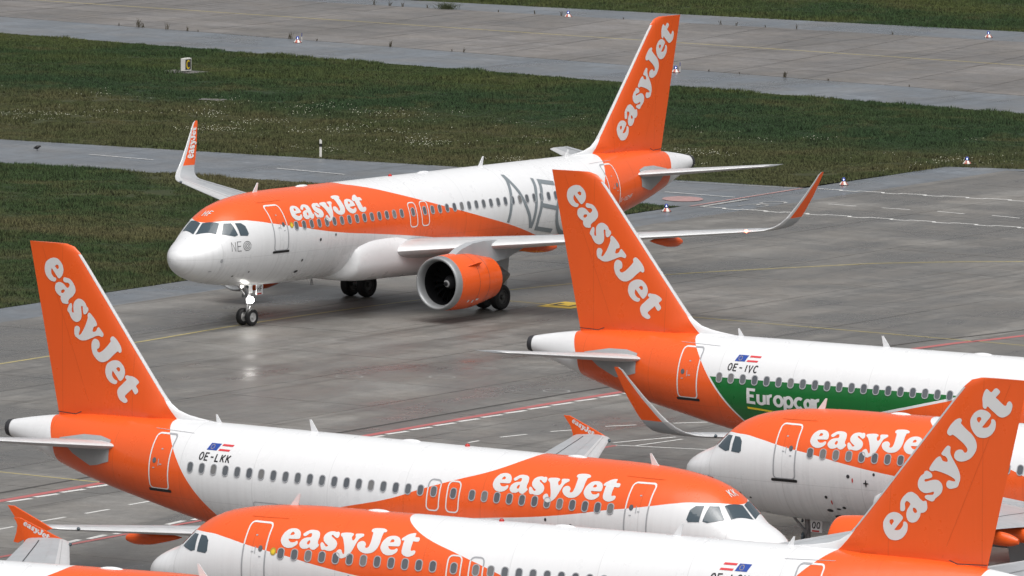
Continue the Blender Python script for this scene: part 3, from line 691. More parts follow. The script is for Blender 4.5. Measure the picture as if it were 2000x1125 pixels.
def blob(root, name, a, z, w, h, side, short, mat, off=.011, n=14):
    V, F = tess([arc(a, z, w, h, 0, 340, n)]); return decal(name, V, F, on_skin(side, short, off), mat, root)
def aircraft(pose, kind, vis, reg, code, label, sharklet, neo=False, lights=False, oldflag=True):
    short = kind == 'short'; dA = 3.73 if short else 0.0; dW = 1.6 if short else 0.0
    lm, om = LIV[kind]
    X, Y, h = pose
    root = empty('passenger_aircraft', (X, Y, 0), h + math.pi)
    tag(root, label, 'aircraft', 'orange and white airliners on the apron')
    root['_lights'] = 1 if lights else 0
    V, F = make_fuselage(short); mb = MB(); mb.add(V, F); fu = mb.build('fuselage', lm, root, angle=60)
    L = 37.54 - dA
    MB().lathe((L - .02, 0, 4.98), (1, 0, 0), [(-.22, .338), (-.1, .325), (.0, .30), (.03, .22), (-.1, .2)], 28).build('exhaust_ring', 'dark', root, smooth=True)
    # belly fairing
    BF = [(10.05, .5, 1.9, 2.8), (10.3, 1.95, 1.66, 3.4), (10.8, 2.06, 1.56, 3.7), (11.6, 2.13, 1.50, 3.85), (13.0, 2.18, 1.48, 3.82), (14.2, 2.22, 1.47, 3.5), (16, 2.28, 1.46, 3.15), (18.6, 2.26, 1.46, 3.1), (20, 2.1, 1.5, 2.9), (21.2, 1.75, 1.6, 2.6), (22.4, 1.15, 1.75, 2.3), (23, .4, 1.9, 2.05)]
    V = []; m = 40; _b = np.array(BF); xs = np.concatenate([[10.05, 10.08, 10.14, 10.22, 10.35, 10.55], np.linspace(10.8, 22.8, 28), [23]])
    for x in xs:
        hw, zb, zt = [float(pchip(x, _b[:, 0], _b[:, k])) for k in (1, 2, 3)]; zc = (zb + zt) / 2
        for k in range(m):
            t = 2 * math.pi * k / m; ct, st = math.cos(t), math.sin(t)
            V.append((x - dW, hw * math.copysign(abs(ct) ** .6, ct), zc + (zt - zb) / 2 * math.copysign(abs(st) ** .75, st)))
    F = [(i * m + k, i * m + (k + 1) % m, (i + 1) * m + (k + 1) % m, (i + 1) * m + k) for i in range(len(xs) - 1) for k in range(m)] + [tuple(range(m)), tuple(range(len(xs) * m - 1, (len(xs) - 1) * m - 1, -1))]
    MB().add(V, F).build('belly_fairing', 'white', root, angle=50)
    for s in (-1, 1):
        make_wing(root, s, short, sharklet, dW); make_stab(root, s, dA)
        make_engine(root, s, (11.16 if neo else 11.05) - dW, 1.19 if neo else 1.04, neo)
        # grey sealing plate of the stabiliser on the fuselage side
        P = [(31.98, 4.30), (32.0, 5.06), (32.55, 5.16), (33.4, 5.14), (34.6, 4.92), (33.85, 4.42), (33.0, 4.06), (32.6, 4.12)]
        V, F = tess([[(a - dA, z) for a, z in P]]); decal('stabiliser_plate', V, F, on_skin(s, short, .016), 'fairing_grey', root, step=.1, bisx=.3)
    make_fin(root, dA, lm, vis, short)
    make_gear(root, short, code, lights)
    # cockpit glazing
    for s in (-1, 1):
        P = [(1.84, .05), (2.09, .80), (1.71, .94), (1.37, .06)]
        def fw(x, y, l, s=s):
            zt, zb, hw, zc = sect(x, short); q = np.clip(y / hw, -1, 1)
            z = zc + (zt - zc) * np.sqrt(1 - q * q); nrm = np.stack([-(zt - zc) * 0 - .75 + 0 * x, s * q * .7, .6 + 0 * x], 1); nrm /= np.linalg.norm(nrm, axis=1)[:, None]
            return np.stack([x, s * y, z], 1) + nrm * .012
        V, F = tess([P]); decal('windscreen', V, F, fw, 'glass', root, step=.09, bisx=.09)
        for P in ([(2.2, 4.76), (2.47, 4.77), (2.53, 4.27), (2.36, 4.22), (1.86, 4.33)], [(2.63, 4.77), (2.90, 4.76), (3.05, 4.63), (3.10, 4.30), (3.02, 4.22), (2.64, 4.24)]):
            V, F = tess([P]); decal('cockpit_window', V, F, on_skin(s, short, .012), 'glass', root, step=.07, bisx=.07)
    # cabin windows, doors and overwing exits on the side the photograph shows
    for k in range(12 if short else 15): put_window(root, 6.106 + .532 * k, 4.457, vis, short)
    for k in range(20 if short else 24): put_window(root, 28.0 - dA - .532 * k, 4.457, vis, short)
    ex = (12.755, 13.594) if short else (14.36, 15.20)
    for e in ex:
        make_door(root, 'overwing_exit', e - .26, e + .26, 3.80, 4.86, vis, short, om, False); put_window(root, e, 4.457, vis, short)
    make_door(root, 'passenger_door', 4.60, 5.50, 3.45, 5.37, vis, short, om)
    make_door(root, 'passenger_door', 29.02 - dA, 29.93 - dA, 3.56, 5.48, vis, short, om)
    V, F = tess([[(4.45, 5.50), (5.95, 5.53), (5.95, 5.545), (4.45, 5.515)]]); decal('rain_gutter', V, F, on_skin(vis, short, .012), 'winframe' if False else FINLINE, root, step=.1, bisx=.2)
    V, F = tess([[(28.4 - dA, 5.56), (30.2 - dA, 5.60), (30.2 - dA, 5.612), (28.4 - dA, 5.572)]]); decal('rain_gutter', V, F, on_skin(vis, short, .012), 'winframe', root, step=.1, bisx=.2)
    if kind != 'green': brand_text(root, vis, short)
    # small crown fittings
    blade(root, 5.5, 5.84, .40); blade(root, 21.65 - (1.55 if short else 0), 5.87, .43); blade(root, 28.05 - dA, 5.87, .30, .2, .1)
    mb = MB(); mb.lathe((13.5 if short else 15.1, 0, 5.86), (0, 0, 1), [(0, .09), (.04, .09), (.10, .06), (.12, .005)], 16); mb.build('beacon', 'beacon', root, smooth=True)
    for a in (8.8, 17.5 - dW):
        V = []; n = 12; m = 12
        for k in range(n + 1):
            t = k / n; rr = max(.02, math.sin(math.pi * t)) ** .6
            for j in range(m):
                u = 2 * math.pi * j / m; V.append((a - .42 + .84 * t, .17 * rr * math.cos(u), 5.87 + .075 * rr * math.sin(u)))
        MB().add(V, [(i * m + j, i * m + (j + 1) % m, (i + 1) * m + (j + 1) % m, (i + 1) * m + j) for i in range(n) for j in range(m)] + [tuple(range(m)), tuple(range((n + 1) * m - 1, n * m - 1, -1))]).build('antenna_fairing', 'white', root, smooth=True)
    blade(root, 9.6, 1.46, .3, .2, -.1, 'fairing_grey')
    # registration and flags
    rz = vis
    if reg and neo:
        skin_text(root, reg, 30.0, -.52, .24, .035, vis, short, 'letter', .8, .12)
    elif reg:
        # reading starts aft on the starboard side, forward on the port side
        skin_text(root, reg, (27.70 - dA) if vis > 0 else (26.02 - dA),   .825, .285, .052, vis, short, 'regblack', .84, .1)
        flags(root, 27.48 - dA if vis > 0 else 27.27 - dA, vis, short)
    # nose code on the crown ahead of the windscreen top
    V, F, Ly = text2d(code, .30, .045, .85, .15)
    def fcrown(x, y, l):
        yy = (x - .26) * 1.0; aa = 2.16 + y * .95
        zt, zb, hw, zc = sect(aa, short); q = np.clip(yy / hw, -1, 1)
        return np.stack([aa - .008, -yy, zc + (zt - zc) * np.sqrt(1 - q * q) + .014 + l], 1)
    decal('nose_code', V, F, fcrown, 'letter', root, layer=Ly, step=.1, bisx=.1)
    # probes and vents
    for a, z, w_, h_ in ((1.6, 3.2, .07, .09), (7.72, 3.73, .07, .07), (8.78, 3.87, .05, .06), (6.71, 2.88, .06, .06), (6.7, 2.36, .13, .06), (2.6, 2.45, .06, .03), (3.4, 2.6, .05, .03), (1.2, 2.75, .08, .02)):
        blob(root, 'probe', a, z, w_, h_, vis, short, 'winframe' if a < 2 else 'dark')
    if vis < 0 and code != 'QQ':
        r_ = blob(root, 'gold_roundel', 5.80, 4.50, .12, .13, vis, short, 'gold'); blob(r_, 'roundel_centre', 5.80, 4.50, .07, .08, vis, short, 'flagyellow', .014)
    # cargo door outline low on the starboard side
    if vis > 0:
        V, F = ribbon(rrect(19.6, 21.4, 2.2, 3.46, .08, 3), .025, True); decal('cargo_door', V, F, on_skin(vis, short), 'winframe', root, step=.1)
    return root

P_A = (-14.69, 450.493, R(232.463)); P_B = (9.581, 356.264, R(-34.767)); P_C = (33.007, 385.382, R(-30.708))
P_D = (6.546, 379.298, R(149.579)); P_E = (-12.059, 350.205, R(150.920)); P_F = (-4.708, 327.196, R(-24.369))
acA = aircraft(P_A, 'long', -1, 'G-UZHF', 'HF', 'taxiing airliner with lit nose light and big grey NEO on its rear fuselage', True, neo=True, lights=True)
acB = aircraft(P_B, 'short', 1, 'OE-LKK', 'KK', 'parked orange and white airliner registered OE-LKK, its tail fin at the far left', False)
acC = aircraft(P_C, 'green', 1, 'OE-IVC', 'VC', 'parked airliner registered OE-IVC with green band and Europcar lettering', True)
acD = aircraft(P_D, 'short', -1, 'OE-LQQ', 'QQ', 'parked airliner whose nose gear door reads QQ, nose pointing left behind the rightmost fin', False)
acE = aircraft(P_E, 'short', -1, 'OE-LQU', 'QU', 'nearest full airliner, nose at lower left and tail fin at the right edge', False)
acF = aircraft(P_F, 'short', 1, 'OE-LKF', 'KF', 'airliner in the bottom left corner showing only crown and far wingtip', False)

# the green aircraft's own lettering
V = []; F = []; Ly = []; x_ = 0
for ch in 'Europcar':
    v, f, l = text2d(ch, .50, .11); k_ = len(V); V += [(p[0] + x_, p[1]) for p in v]; F += [tuple(i + k_ for i in q) for q in f]; Ly += l; x_ += .50 * {'E': .70, 'u': .72, 'r': .50, 'o': .72, 'p': .74, 'c': .68, 'a': .72}[ch]
decal('lettering', V, F, lambda x, y, l: surf(26.68 - x * 1.24, -.36 + y, 1, False, .012, False) + np.stack([0 * l, l, 0 * l], 1), 'letter', acC, layer=Ly, step=.15)
V, F = tess([[(26.72, 3.42), (26.2, 3.39), (25.0, 3.29), (23.6, 3.08), (25.0, 3.24), (26.2, 3.32), (26.7, 3.34)]]); decal('yellow_swoosh', V, F, on_skin(1, False, .012), 'flagyellow', acC, step=.1)
# the taxiing aircraft's big NEO and the small one under the cockpit
NEO = [[(21.83, 5.54), (21.81, 5.28), (21.67, 4.91), (21.53, 4.5), (21.38, 3.96), (21.24, 3.48)], [(21.86, 5.50), (21.98, 5.21), (22.25, 4.75), (22.49, 4.22), (22.79, 3.68), (23.0, 3.12)], [(23.62, 5.28), (23.55, 4.96), (23.39, 4.58), (23.28, 4.07), (23.16, 3.55), (23.05, 3.09)],
 [(24.97, 4.97), (23.98, 5.12), (23.92, 4.88), (23.77, 4.47), (23.63, 3.96), (23.48, 3.5), (23.47, 3.05), (24.8, 2.83)], [(23.69, 4.10), (24.85, 3.87)], arc(26.15, 3.72, 1.32, 1.12, 0, 350, 40), arc(26.15, 3.72, .82, .7, 0, 350, 30)]
for k, pl in enumerate(NEO):
    V, F = ribbon(pl, .19 if k < 6 else .11); decal('lettering', V, F, on_skin(-1, False, .010 + .0015 * k), 'neo_grey', acA, step=.12)
V, F, Ly = text2d('NE', .40, .026, .78); b = [(x, y) for x, y in V]
decal('lettering', b, F, lambda x, y, l: surf(2.08 + x, 3.59 + y, -1, False, .011, True) + np.stack([0 * l, -l, 0 * l], 1), 'neo_dark', acA, layer=Ly, step=.1, bisx=.1)
for rr in (.2, .13, .06):
    V, F = ribbon(arc(2.93, 3.79, rr * 1.05, rr, 0, 350, 24), .022); decal('lettering', V, F, on_skin(-1, False, .011), 'neo_dark', acA)
# sensor covers and tie ribbons on the parked aircraft behind
for a, z, w_, h_, mt in ((1.65, 3.22, .22, .025, 'redflag'), (7.9, 3.6, .03, .09, 'redflag'), (8.45, 3.52, .12, .03, 'black'), (8.45, 3.52, .03, .14, 'black'), (6.9, 2.7, .03, .09, 'redflag'), (7.1, 2.45, .1, .03, 'black'), (7.35, 2.52, .08, .05, 'black'), (7.0, 2.12, .24, .07, 'black'), (3.0, 2.7, .03, .1, 'black')):
    V, F = tess([arc(a, z, w_, h_, 0, 330, 8)]); decal('probe_cover', V, F, on_skin(-1, True, .02 + .002 * RNG.random()), mt, acD)

# ------------------------------------------------------------------ ground materials
def concrete(name, dry, wet, rough=(.16, .6), w0=.42, w1=.6, jit=.04, spec=.5):
    n = NB(name); P = n.pos(); D = n.mapping(P, (1, 1, 1), (0, 0, R(-57)))       # x along the traffic direction
    S = n.mapping(D, (.22, 1, 1)); S2 = n.mapping(D, (1, .3, 1))
    m = n.math('ADD', n.math('MULTIPLY', n.noise(S, .22, 6, .62, .5), .55), n.math('MULTIPLY', n.noise(P, .07, 4, .6, .6), .45))
    wm = n.ramp(m, w0, w1)
    fine = n.noise(P, 1.6, 6, .72); grit = n.noise(P, 9.0, 4, .75); mid = n.noise(S2, .5, 5, .65, .4); cr = n.noise(P, .3, 3, .5)
    c = n.mix(wm, wet, dry); c = n.mix(n.ramp(cr, .4, .65, 0, .5), c, n.mix(.5, c, (.17, .145, .118)))
    k = n.math('MULTIPLY', n.ramp(fine, .25, .75, .74, 1.24), n.ramp(grit, .2, .8, .80, 1.2))
    k = n.math('MULTIPLY', k, n.ramp(mid, .3, .7, .80, 1.16))
    tr = n.noise(n.mapping(D, (.03, 1.6, 1)), 1.0, 3, .6)                       # rubber laid down along the wheel tracks
    k = n.math('MULTIPLY', k, n.ramp(tr, .56, .68, 1.0, .72))
    k = n.math('MULTIPLY', k, n.math('ADD', 1.0 - jit, n.math('MULTIPLY', n.rnd(), 2 * jit)))
    rg = n.math('ADD', n.math('ADD', rough[0], n.math('MULTIPLY', wm, rough[1] - rough[0])), n.math('MULTIPLY', n.math('SUBTRACT', mid, .5), .25), clamp=True)
    n.set(Base_Color=n.mix(1.0, c, k, 'MULTIPLY'), Roughness=rg, Specular_IOR_Level=spec); n.bump(n.math('ADD', n.math('MULTIPLY', grit, .5), fine), .006, .16)
    return n.m
M['apron'] = concrete('apron_concrete', (.192, .186, .176), (.090, .085, .079), (.27, .62), .44, .58)
M['taxi'] = concrete('taxiway_concrete', (.172, .165, .162), (.128, .123, .120), (.5, .75), jit=.06, spec=.35)
M['asphalt'] = concrete('wet_asphalt', (.150, .168, .190), (.098, .114, .134), (.26, .52), jit=0)
M['joint'] = flat('joint_filler', (.05, .048, .045), .8)
def paint(name, col, wear=.5):
    n = NB(name); P = n.pos(); f = n.noise(P, 3.0, 6, .7); g = n.noise(P, .5, 3, .6)
    k = n.math('MULTIPLY', n.ramp(f, .35, .6, 1 - wear, 1), n.ramp(g, .3, .7, 1 - wear * .7, 1))
    n.set(Base_Color=n.mix(k, (.15, .145, .14), col), Roughness=.5); return n.m
M['pyellow'] = paint('faded_yellow_line', (.50, .41, .13), .35); M['pwhite'] = paint('white_line', (.72, .72, .70), .25); M['pred'] = paint('red_line', (.48, .10, .10), .3)
M['ppink'] = paint('faded_red_disc', (.46, .25, .24), .5); M['pyellow2'] = paint('yellow_box', (.62, .42, .03), .2); M['pblack'] = flat('black_line', (.03, .03, .03), .6)
M['pfaint'] = paint('worn_white_line', (.42, .42, .41), .6)
def grassmat(name, gain=1.0):
    n = NB(name); P = n.pos(); x, y, z = n.sep(P)
    t = n.math('ADD', n.math('ADD', y, n.math('MULTIPLY', x, .5207)), -527.25)      # metres beyond the service road edge
    a = n.noise(n.mapping(P, (1, .5, 1), (0, 0, R(-30))), .045, 5, .6, .8); b = n.noise(P, .2, 5, .65, .5); c = n.noise(P, 1.1, 4, .7); e = n.noise(P, .07, 4, .6)
    tt = n.math('ADD', t, n.math('MULTIPLY', n.math('SUBTRACT', a, .5), 46))
    green = n.mix(n.ramp(e, .4, .62), (.024, .046, .016), (.058, .066, .020))
    dry = n.mix(n.ramp(b, .35, .65), (.046, .056, .021), (.074, .068, .034))
    dark = (.022, .044, .018)
    col = n.mix(n.ramp(tt, 20, 31), dry, dark); col = n.mix(n.ramp(tt, 36, 50), col, green)
    near = n.mix(n.ramp(n.noise(P, .06, 4, .6, .6), .42, .60), (.030, .050, .018), (.085, .074, .038))
    col = n.mix(n.ramp(t, -9, -6), near, col)
    col = n.mix(n.ramp(b, .52, .78), col, (.075, .068, .030))
    col = n.mix(1.0, col, n.ramp(c, .2, .8, .6, 1.4), 'MULTIPLY')
    col = n.mix(1.0, col, (1.06 * gain, 1.12 * gain, .98 * gain), 'MULTIPLY')
    g = n.t.nodes.new('ShaderNodeNewGeometry'); v = n.t.nodes.new('ShaderNodeVectorMath'); v.operation = 'MULTIPLY_ADD'
    n.put(v.inputs[0], g.outputs['Normal']); v.inputs[1].default_value = (.45, .45, .2); v.inputs[2].default_value = (0, 0, 1)
    nv = n.t.nodes.new('ShaderNodeVectorMath'); nv.operation = 'NORMALIZE'; n.put(nv.inputs[0], v.outputs[0]); n.put(n.b.inputs['Normal'], nv.outputs[0])
    n.set(Base_Color=col, Roughness=.75, Specular_IOR_Level=.2)
    return n.m
M['grass'] = grassmat('grass_blades'); M['turf'] = grassmat('turf_shaded', .62); M['soil'] = flat('grass_soil', (.022, .026, .012), .95, spec=.1, dirt=.3, scale=.4)  # turf: grass colour darkened to stand in for the shade among blades

def sheet(name, pts, z, mat, kind='structure', parent=None):
    V, F = tess([pts]); o = link(name, mesh(name, [(p[0], p[1], z) for p in V], F, mat), parent)
    bm = bmesh.new(); bm.from_mesh(o.data); bmesh.ops.recalc_face_normals(bm, faces=bm.faces)
    if bm.faces[:] and sum(f.normal.z for f in bm.faces) < 0: bmesh.ops.reverse_faces(bm, faces=bm.faces)
    bm.to_mesh(o.data); bm.free()
    if kind: o['kind'] = kind
    return o
line = lambda p, q: (lambda x: p[1] + (q[1] - p[1]) * (x - p[0]) / (q[0] - p[0]))
Lfg = line((-6.4, 635.3), (30.2, 616.3)); Ltop = line((-13.9, 634.3), (29.9, 609.0)); Lsh = line((-30.7, 619.8), (28.1, 573.2)); Lg1 = line((-30.1, 608.0), (27.6, 562.1))
Lr1 = line((-26.8, 541.2), (14.3, 519.8)); Lr2 = line((-26.1, 528.2), (8.1, 509.6)); Le = line((-22.7, 460.4), (22.2, 531.5)); Le2 = line((-22.5, 454.6), (25.2, 529.7))
sheet('ground', [(-3000, -200), (3000, -200), (3000, 5000), (-3000, 5000)], -.12, 'soil')
sheet('far_grass_field', [(-90, Lfg(-90)), (90, Lfg(90)), (90, 900), (-90, 900)], -.02, 'turf')
sheet('grass_field', [(-80, Lg1(-80)), (-80, Lr1(-80)), (14.3, 519.8), (22.2, 531.5), (26.1, 530.6), (60, 522.8), (60, Lg1(60))], -.02, 'turf')
sheet('near_grass_field', [(-80, Lr2(-80)), (-80, Le(-80)), (8.1, 509.6)], -.02, 'turf')
sheet('taxiway_far_shoulder', [(-90, Ltop(-90)), (90, Ltop(90)), (90, Lfg(90)), (-90, Lfg(-90))], -.012, 'asphalt')
sheet('taxiway_near_shoulder', [(-90, Lg1(-90)), (62, Lg1(62)), (62, Lsh(62)), (-90, Lsh(-90))], -.012, 'asphalt')
sheet('service_road', [(-80, Lr1(-80)), (-80, Lr2(-80)), (8.1, 509.6), (10.5, 508.0), (16.5, 518.0), (14.3, 519.8)], -.0165, 'asphalt')
sheet('apron_shoulder', [(-80, Le(-80)), (-80, Le2(-80)), (25.2, 529.7), (60, 522), (60, 522.8), (26.1, 530.6), (22.2, 531.5)], -.012, 'asphalt')
# taxiway: slabs between its two edges, 5 m by 5 m
tw = sheet('taxiway', [(-90, Lsh(-90)), (62, Lsh(62)), (62, Ltop(62)), (-90, Ltop(-90))], -.04, 'joint')
def slab(name, c4, parent, mat, top=0.0, th=.03, gap=.04):
    c = sum(np.array(p) for p in c4) / 4; Q = [np.array(p) + (c - np.array(p)) / np.linalg.norm(c - np.array(p)) * gap * .75 for p in c4]; h = RNG.uniform(-.002, .002)
    V = [(q[0], q[1], top + h) for q in Q] + [(q[0], q[1], top - th) for q in Q]
    return V, [(0, 1, 2, 3), (0, 4, 5, 1), (1, 5, 6, 2), (2, 6, 7, 3), (3, 7, 4, 0)]
def in_view(c, mx, my0, my1): return abs(c[0]) < c[1] * (1000 / 20359.6) + mx and my0 < c[1] < my1
rest = MB(); NR = 6
for i in range(-16, 13):
    for j in range(NR):
        pt = lambda u, v: (u * 4.4 + 3, (1 - v) * Lsh(u * 4.4 + 3) + v * Ltop(u * 4.4 + 3))
        # joints run square to the edge: shift along x with depth
        k = lambda u, v: (lambda x: (x, (1 - v) * Lsh(x) + v * Ltop(x)))(u * 4.4 + 3 + v * 12)
        c4 = [k(i, j / NR), k(i + 1, j / NR), k(i + 1, (j + 1) / NR), k(i, (j + 1) / NR)]
        c = sum(np.array(p) for p in c4) / 4; V, F = slab('slab', c4, tw, 'taxi', gap=.06)
        if in_view(c, 5, 0, 650): link('slab', mesh('slab', V, F, 'taxi'), tw)
        else: rest.add(V, F)
r = rest.build('slab_remainder', 'taxi', tw); r['kind'] = 'stuff'
# apron: 7.5 m slabs laid square to its edge
d = np.array((25.2 + 22.5, 529.7 - 454.6)); d /= np.linalg.norm(d); nn = np.array((d[1], -d[0])); o0 = np.array((25.2, 529.7))
ap = sheet('apron', [tuple(o0 + d * 0), tuple(o0 - d * 420), tuple(o0 - d * 420 + nn * 300), tuple(o0 + nn * 300)], -.04, 'joint')
rest = MB(); cnt = 0; S = 7.5
for i in range(-50, 0):
    for j in range(0, 36):
        k = lambda u, v: tuple(o0 + d * u * S + nn * v * S)
        c4 = [k(i, j), k(i, j + 1), k(i + 1, j + 1), k(i + 1, j)]; c = sum(np.array(p) for p in c4) / 4; V, F = slab('slab', c4, ap, 'apron')
        if in_view(c, 4, 368, 560) and cnt < 295: link('slab', mesh('slab', V, F, 'apron'), ap); cnt += 1
        else: rest.add(V, F)
r = rest.build('slab_remainder', 'apron', ap); r['kind'] = 'stuff'

# ------------------------------------------------------------------ painted markings
def mark(name, P, wd, mat, z=.006, closed=False):
    V, F = ribbon(P, wd, closed); return tag(link(name, mesh(name, [(v[0], v[1], z) for v in V], F, mat)), kind='structure')
def smooth(P, n=6):
    P = [np.array(p, float) for p in P]; out = []
    for i in range(len(P) - 1):
        p0, p1, p2, p3 = P[max(i - 1, 0)], P[i], P[i + 1], P[min(i + 2, len(P) - 1)]
        for k in range(n):
            t = k / n; out.append(tuple(.5 * (2 * p1 + (-p0 + p2) * t + (2 * p0 - 5 * p1 + 4 * p2 - p3) * t * t + (-p0 + 3 * p1 - 3 * p2 + p3) * t ** 3)))
    return out + [tuple(P[-1])]
mark('taxiway_line', [(-90, line((-24.5, 629), (29.1, 592.8))(-90)), (80, line((-24.5, 629), (29.1, 592.8))(80))], .16, 'pyellow')
mark('taxi_line', smooth([(-60, 378), (-21.7, 438.7), (-16.1, 447.6), (-11.7, 455.0), (-6.8, 462.1), (-2.9, 467.1), (2.3, 472.7), (7.3, 477.6), (15.0, 482.3), (17.9, 483.7), (23.9, 484.9), (40, 486)]), .17, 'pyellow')
mark('lead_line', [(-2, 466.9), (8.2, 459.6), (22.3, 449.8), (50, 430.4)], .13, 'pyellow')
mark('lead_line', [(-50, 422), (-19.8, 402.1), (-14.6, 398.3)], .15, 'pyellow')
bx = np.array((2.5, 464.0)); ud = d; vd = nn
for (u0, u1, v0, v1, mt, zz) in ((-1.2, 1.2, -.9, .9, 'pyellow2', .008), (-.5, .5, -.7, -.45, 'pblack', .012), (-.5, .5, .2, .45, 'pblack', .012), (-.5, -.25, -.45, .2, 'pblack', .0125)):
    sheet('stand_marking', [tuple(bx + ud * u + vd * v) for u, v in ((u0, v0), (u1, v0), (u1, v1), (u0, v1))], zz, mt)
redl = smooth([(-40, 361), (-19.4, 393.2), (-15.5, 399.4), (-5.5, 415.4), (5.0, 431.5), (18.0, 448.8), (22.4, 453.6), (40, 474)])
mark('red_boundary_line', redl, .40, 'pred'); mark('dark_drain_line', [(x - 1.1, y + .9) for x, y in redl], .22, 'joint', .004)
def teeth(P, side, wd, ln, gap, off, name='boundary_dash', tilt=0.0):
    P = [np.array(p) for p in P]; acc = []; L = 0
    cum = [0]
    for i in range(len(P) - 1): cum.append(cum[-1] + np.linalg.norm(P[i + 1] - P[i]))
    at = lambda s: np.array((np.interp(s, cum, [p[0] for p in P]), np.interp(s, cum, [p[1] for p in P])))
    s = 0; V = []; F = []
    while s + ln < cum[-1]:
        a, b = at(s), at(s + ln); t = (b - a) / np.linalg.norm(b - a); n = np.array((t[1], -t[0])) * side
        q = [a + n * off, b + n * (off + tilt), b + n * (off + wd + tilt), a + n * (off + wd)]
        mark(name, [tuple((q[0] + q[3]) / 2), tuple((q[1] + q[2]) / 2)], wd, 'pwhite', .008); s += ln + gap
teeth([p for p in redl if -22 < p[0] < 9], 1, .26, 1.35, .42, .26, tilt=.14)
red2 = [(-30, 359.5), (-16.2, 380.9), (-14.3, 383.9), (-11.2, 388.7), (4.2, 412.6)]
mark('red_boundary_line', red2, .24, 'pred'); teeth([p for p in red2 if p[0] > -25], -1, .26, 1.3, .4, .2, tilt=.14)
mark('red_edge_line', [(4.2, 412.7), (9.5, 411.0), (20, 407.6)], .16, 'pwhite')
for p, q in (((-19.6, 384.0), (-18.5, 385.8)), ((-17.62, 387.3), (-16.7, 388.7)), ((-16.0, 389.8), (-15.15, 391.1)), ((-14.45, 392.5), (-13.6, 393.8)), ((-1.7, 413.0), (-1.25, 413.7)), ((-.4, 414.9), (.67, 416.0)), ((1.6, 416.95), (2.5, 417.55)), ((3.83, 418.9), (5.1, 419.5)), ((6.6, 420.2), (8.0, 420.7)), ((-11.2, 397.6), (-10.3, 399)), ((-8.6, 401.6), (-7.8, 402.9)), ((-6, 405.6), (-5.2, 406.9)), ((-3.9, 409), (-3.2, 410.2))):
    mark('roadway_dash', [p, q], .16, 'pwhite')
mark('equipment_line', [(4.1, 413.5), (6.65, 415.6)], .16, 'pwhite'); mark('equipment_line', [(5.0, 412.6), (6.9, 414.9)], .14, 'pwhite')
# service road dashes and edges
for p, q in (((-21.8, 533.2), (-18.4, 530.6)), ((-12.0, 526.8), (-8.5, 523.9)), ((7.55, 516.6), (11.0, 514.2)), ((-31.5, 539), (-28.2, 536.8)), ((-2.2, 521.6), (1.3, 519.4))):
    mark('road_dash', [p, q], .13, 'pwhite')
mark('road_edge_line', [(8.2, 521.9), (14.1, 519.2)], .13, 'pfaint')
def zipper(p, q, step, amp):
    p = np.array(p); q = np.array(q); L = np.linalg.norm(q - p); t = (q - p) / L; n = np.array((-t[1], t[0])); k = int(L / step); P = []
    for i in range(k):
        P += [tuple(p + t * (i * step) + n * amp), tuple(p + t * (i * step + step * .55) + n * amp), tuple(p + t * (i * step + step * .6) - n * amp), tuple(p + t * ((i + 1) * step - step * .05) - n * amp)]
    return P
mark('zipper_line', zipper((15.2, 518.9), (34, 509.6), 2.3, .16), .17, 'pwhite'); mark('zipper_line', zipper((9.2, 509.2), (34, 495.5), 2.3, .16), .17, 'pwhite')
for p, q in (((15.55, 511.3), (16.9, 510.4)), ((18.15, 509.7), (19.5, 508.9)), ((20.8, 508.2), (22.1, 507.1)), ((23.4, 506.5), (24.7, 505.3))): mark('road_dash', [p, q], .14, 'pwhite')
mark('red_stop_line', [(8.7, 509.5), (14.45, 519.2)], .22, 'ppink'); mark('stop_line', [(9.2, 509.3), (11.6, 513.3)], .30, 'pfaint', .009)
V, F = tess([[(8.4 + 1.02 * math.cos(t), 513.1 + 1.32 * math.sin(t)) for t in np.linspace(0, 2 * math.pi, 36)[:-1]]])
tag(link('red_disc_marking', mesh('red_disc_marking', [(v[0], v[1], .007) for v in V], F, 'ppink')), kind='structure')
# 30 painted on the roadway, read from the apron side
V, F, Ly = text2d('30', 2.6, .26, .62); ex = np.array((math.cos(R(57)), math.sin(R(57)))); ey = np.array((-.56, .83))
ex2 = np.array((.55, .83)); ey2 = np.array((.9, -.45))
tag(link('speed_marking', mesh('speed_marking', [tuple(np.array((10.9, 509.6)) + ex2 * v[0] * 1.1 + ey2 * v[1] * .42) + (.008 + .002 * l,) for v, l in zip(V, Ly)], F, 'pfaint')), kind='structure')
# patches let into the apron
sheet('repair_patch', [(-13.9, 438.6), (-12.6, 439.9), (-12.2, 439.2), (-13.5, 437.9)], .005, 'taxi')
for c in ((-6.8, 435.4), (-2.9, 435.6), (1.9, 431.0)):
    mark('hydrant_cover', [(c[0] + .55 * math.cos(t), c[1] + .55 * math.sin(t)) for t in np.linspace(0, 6.1, 14)], .07, 'pfaint', .005, True)

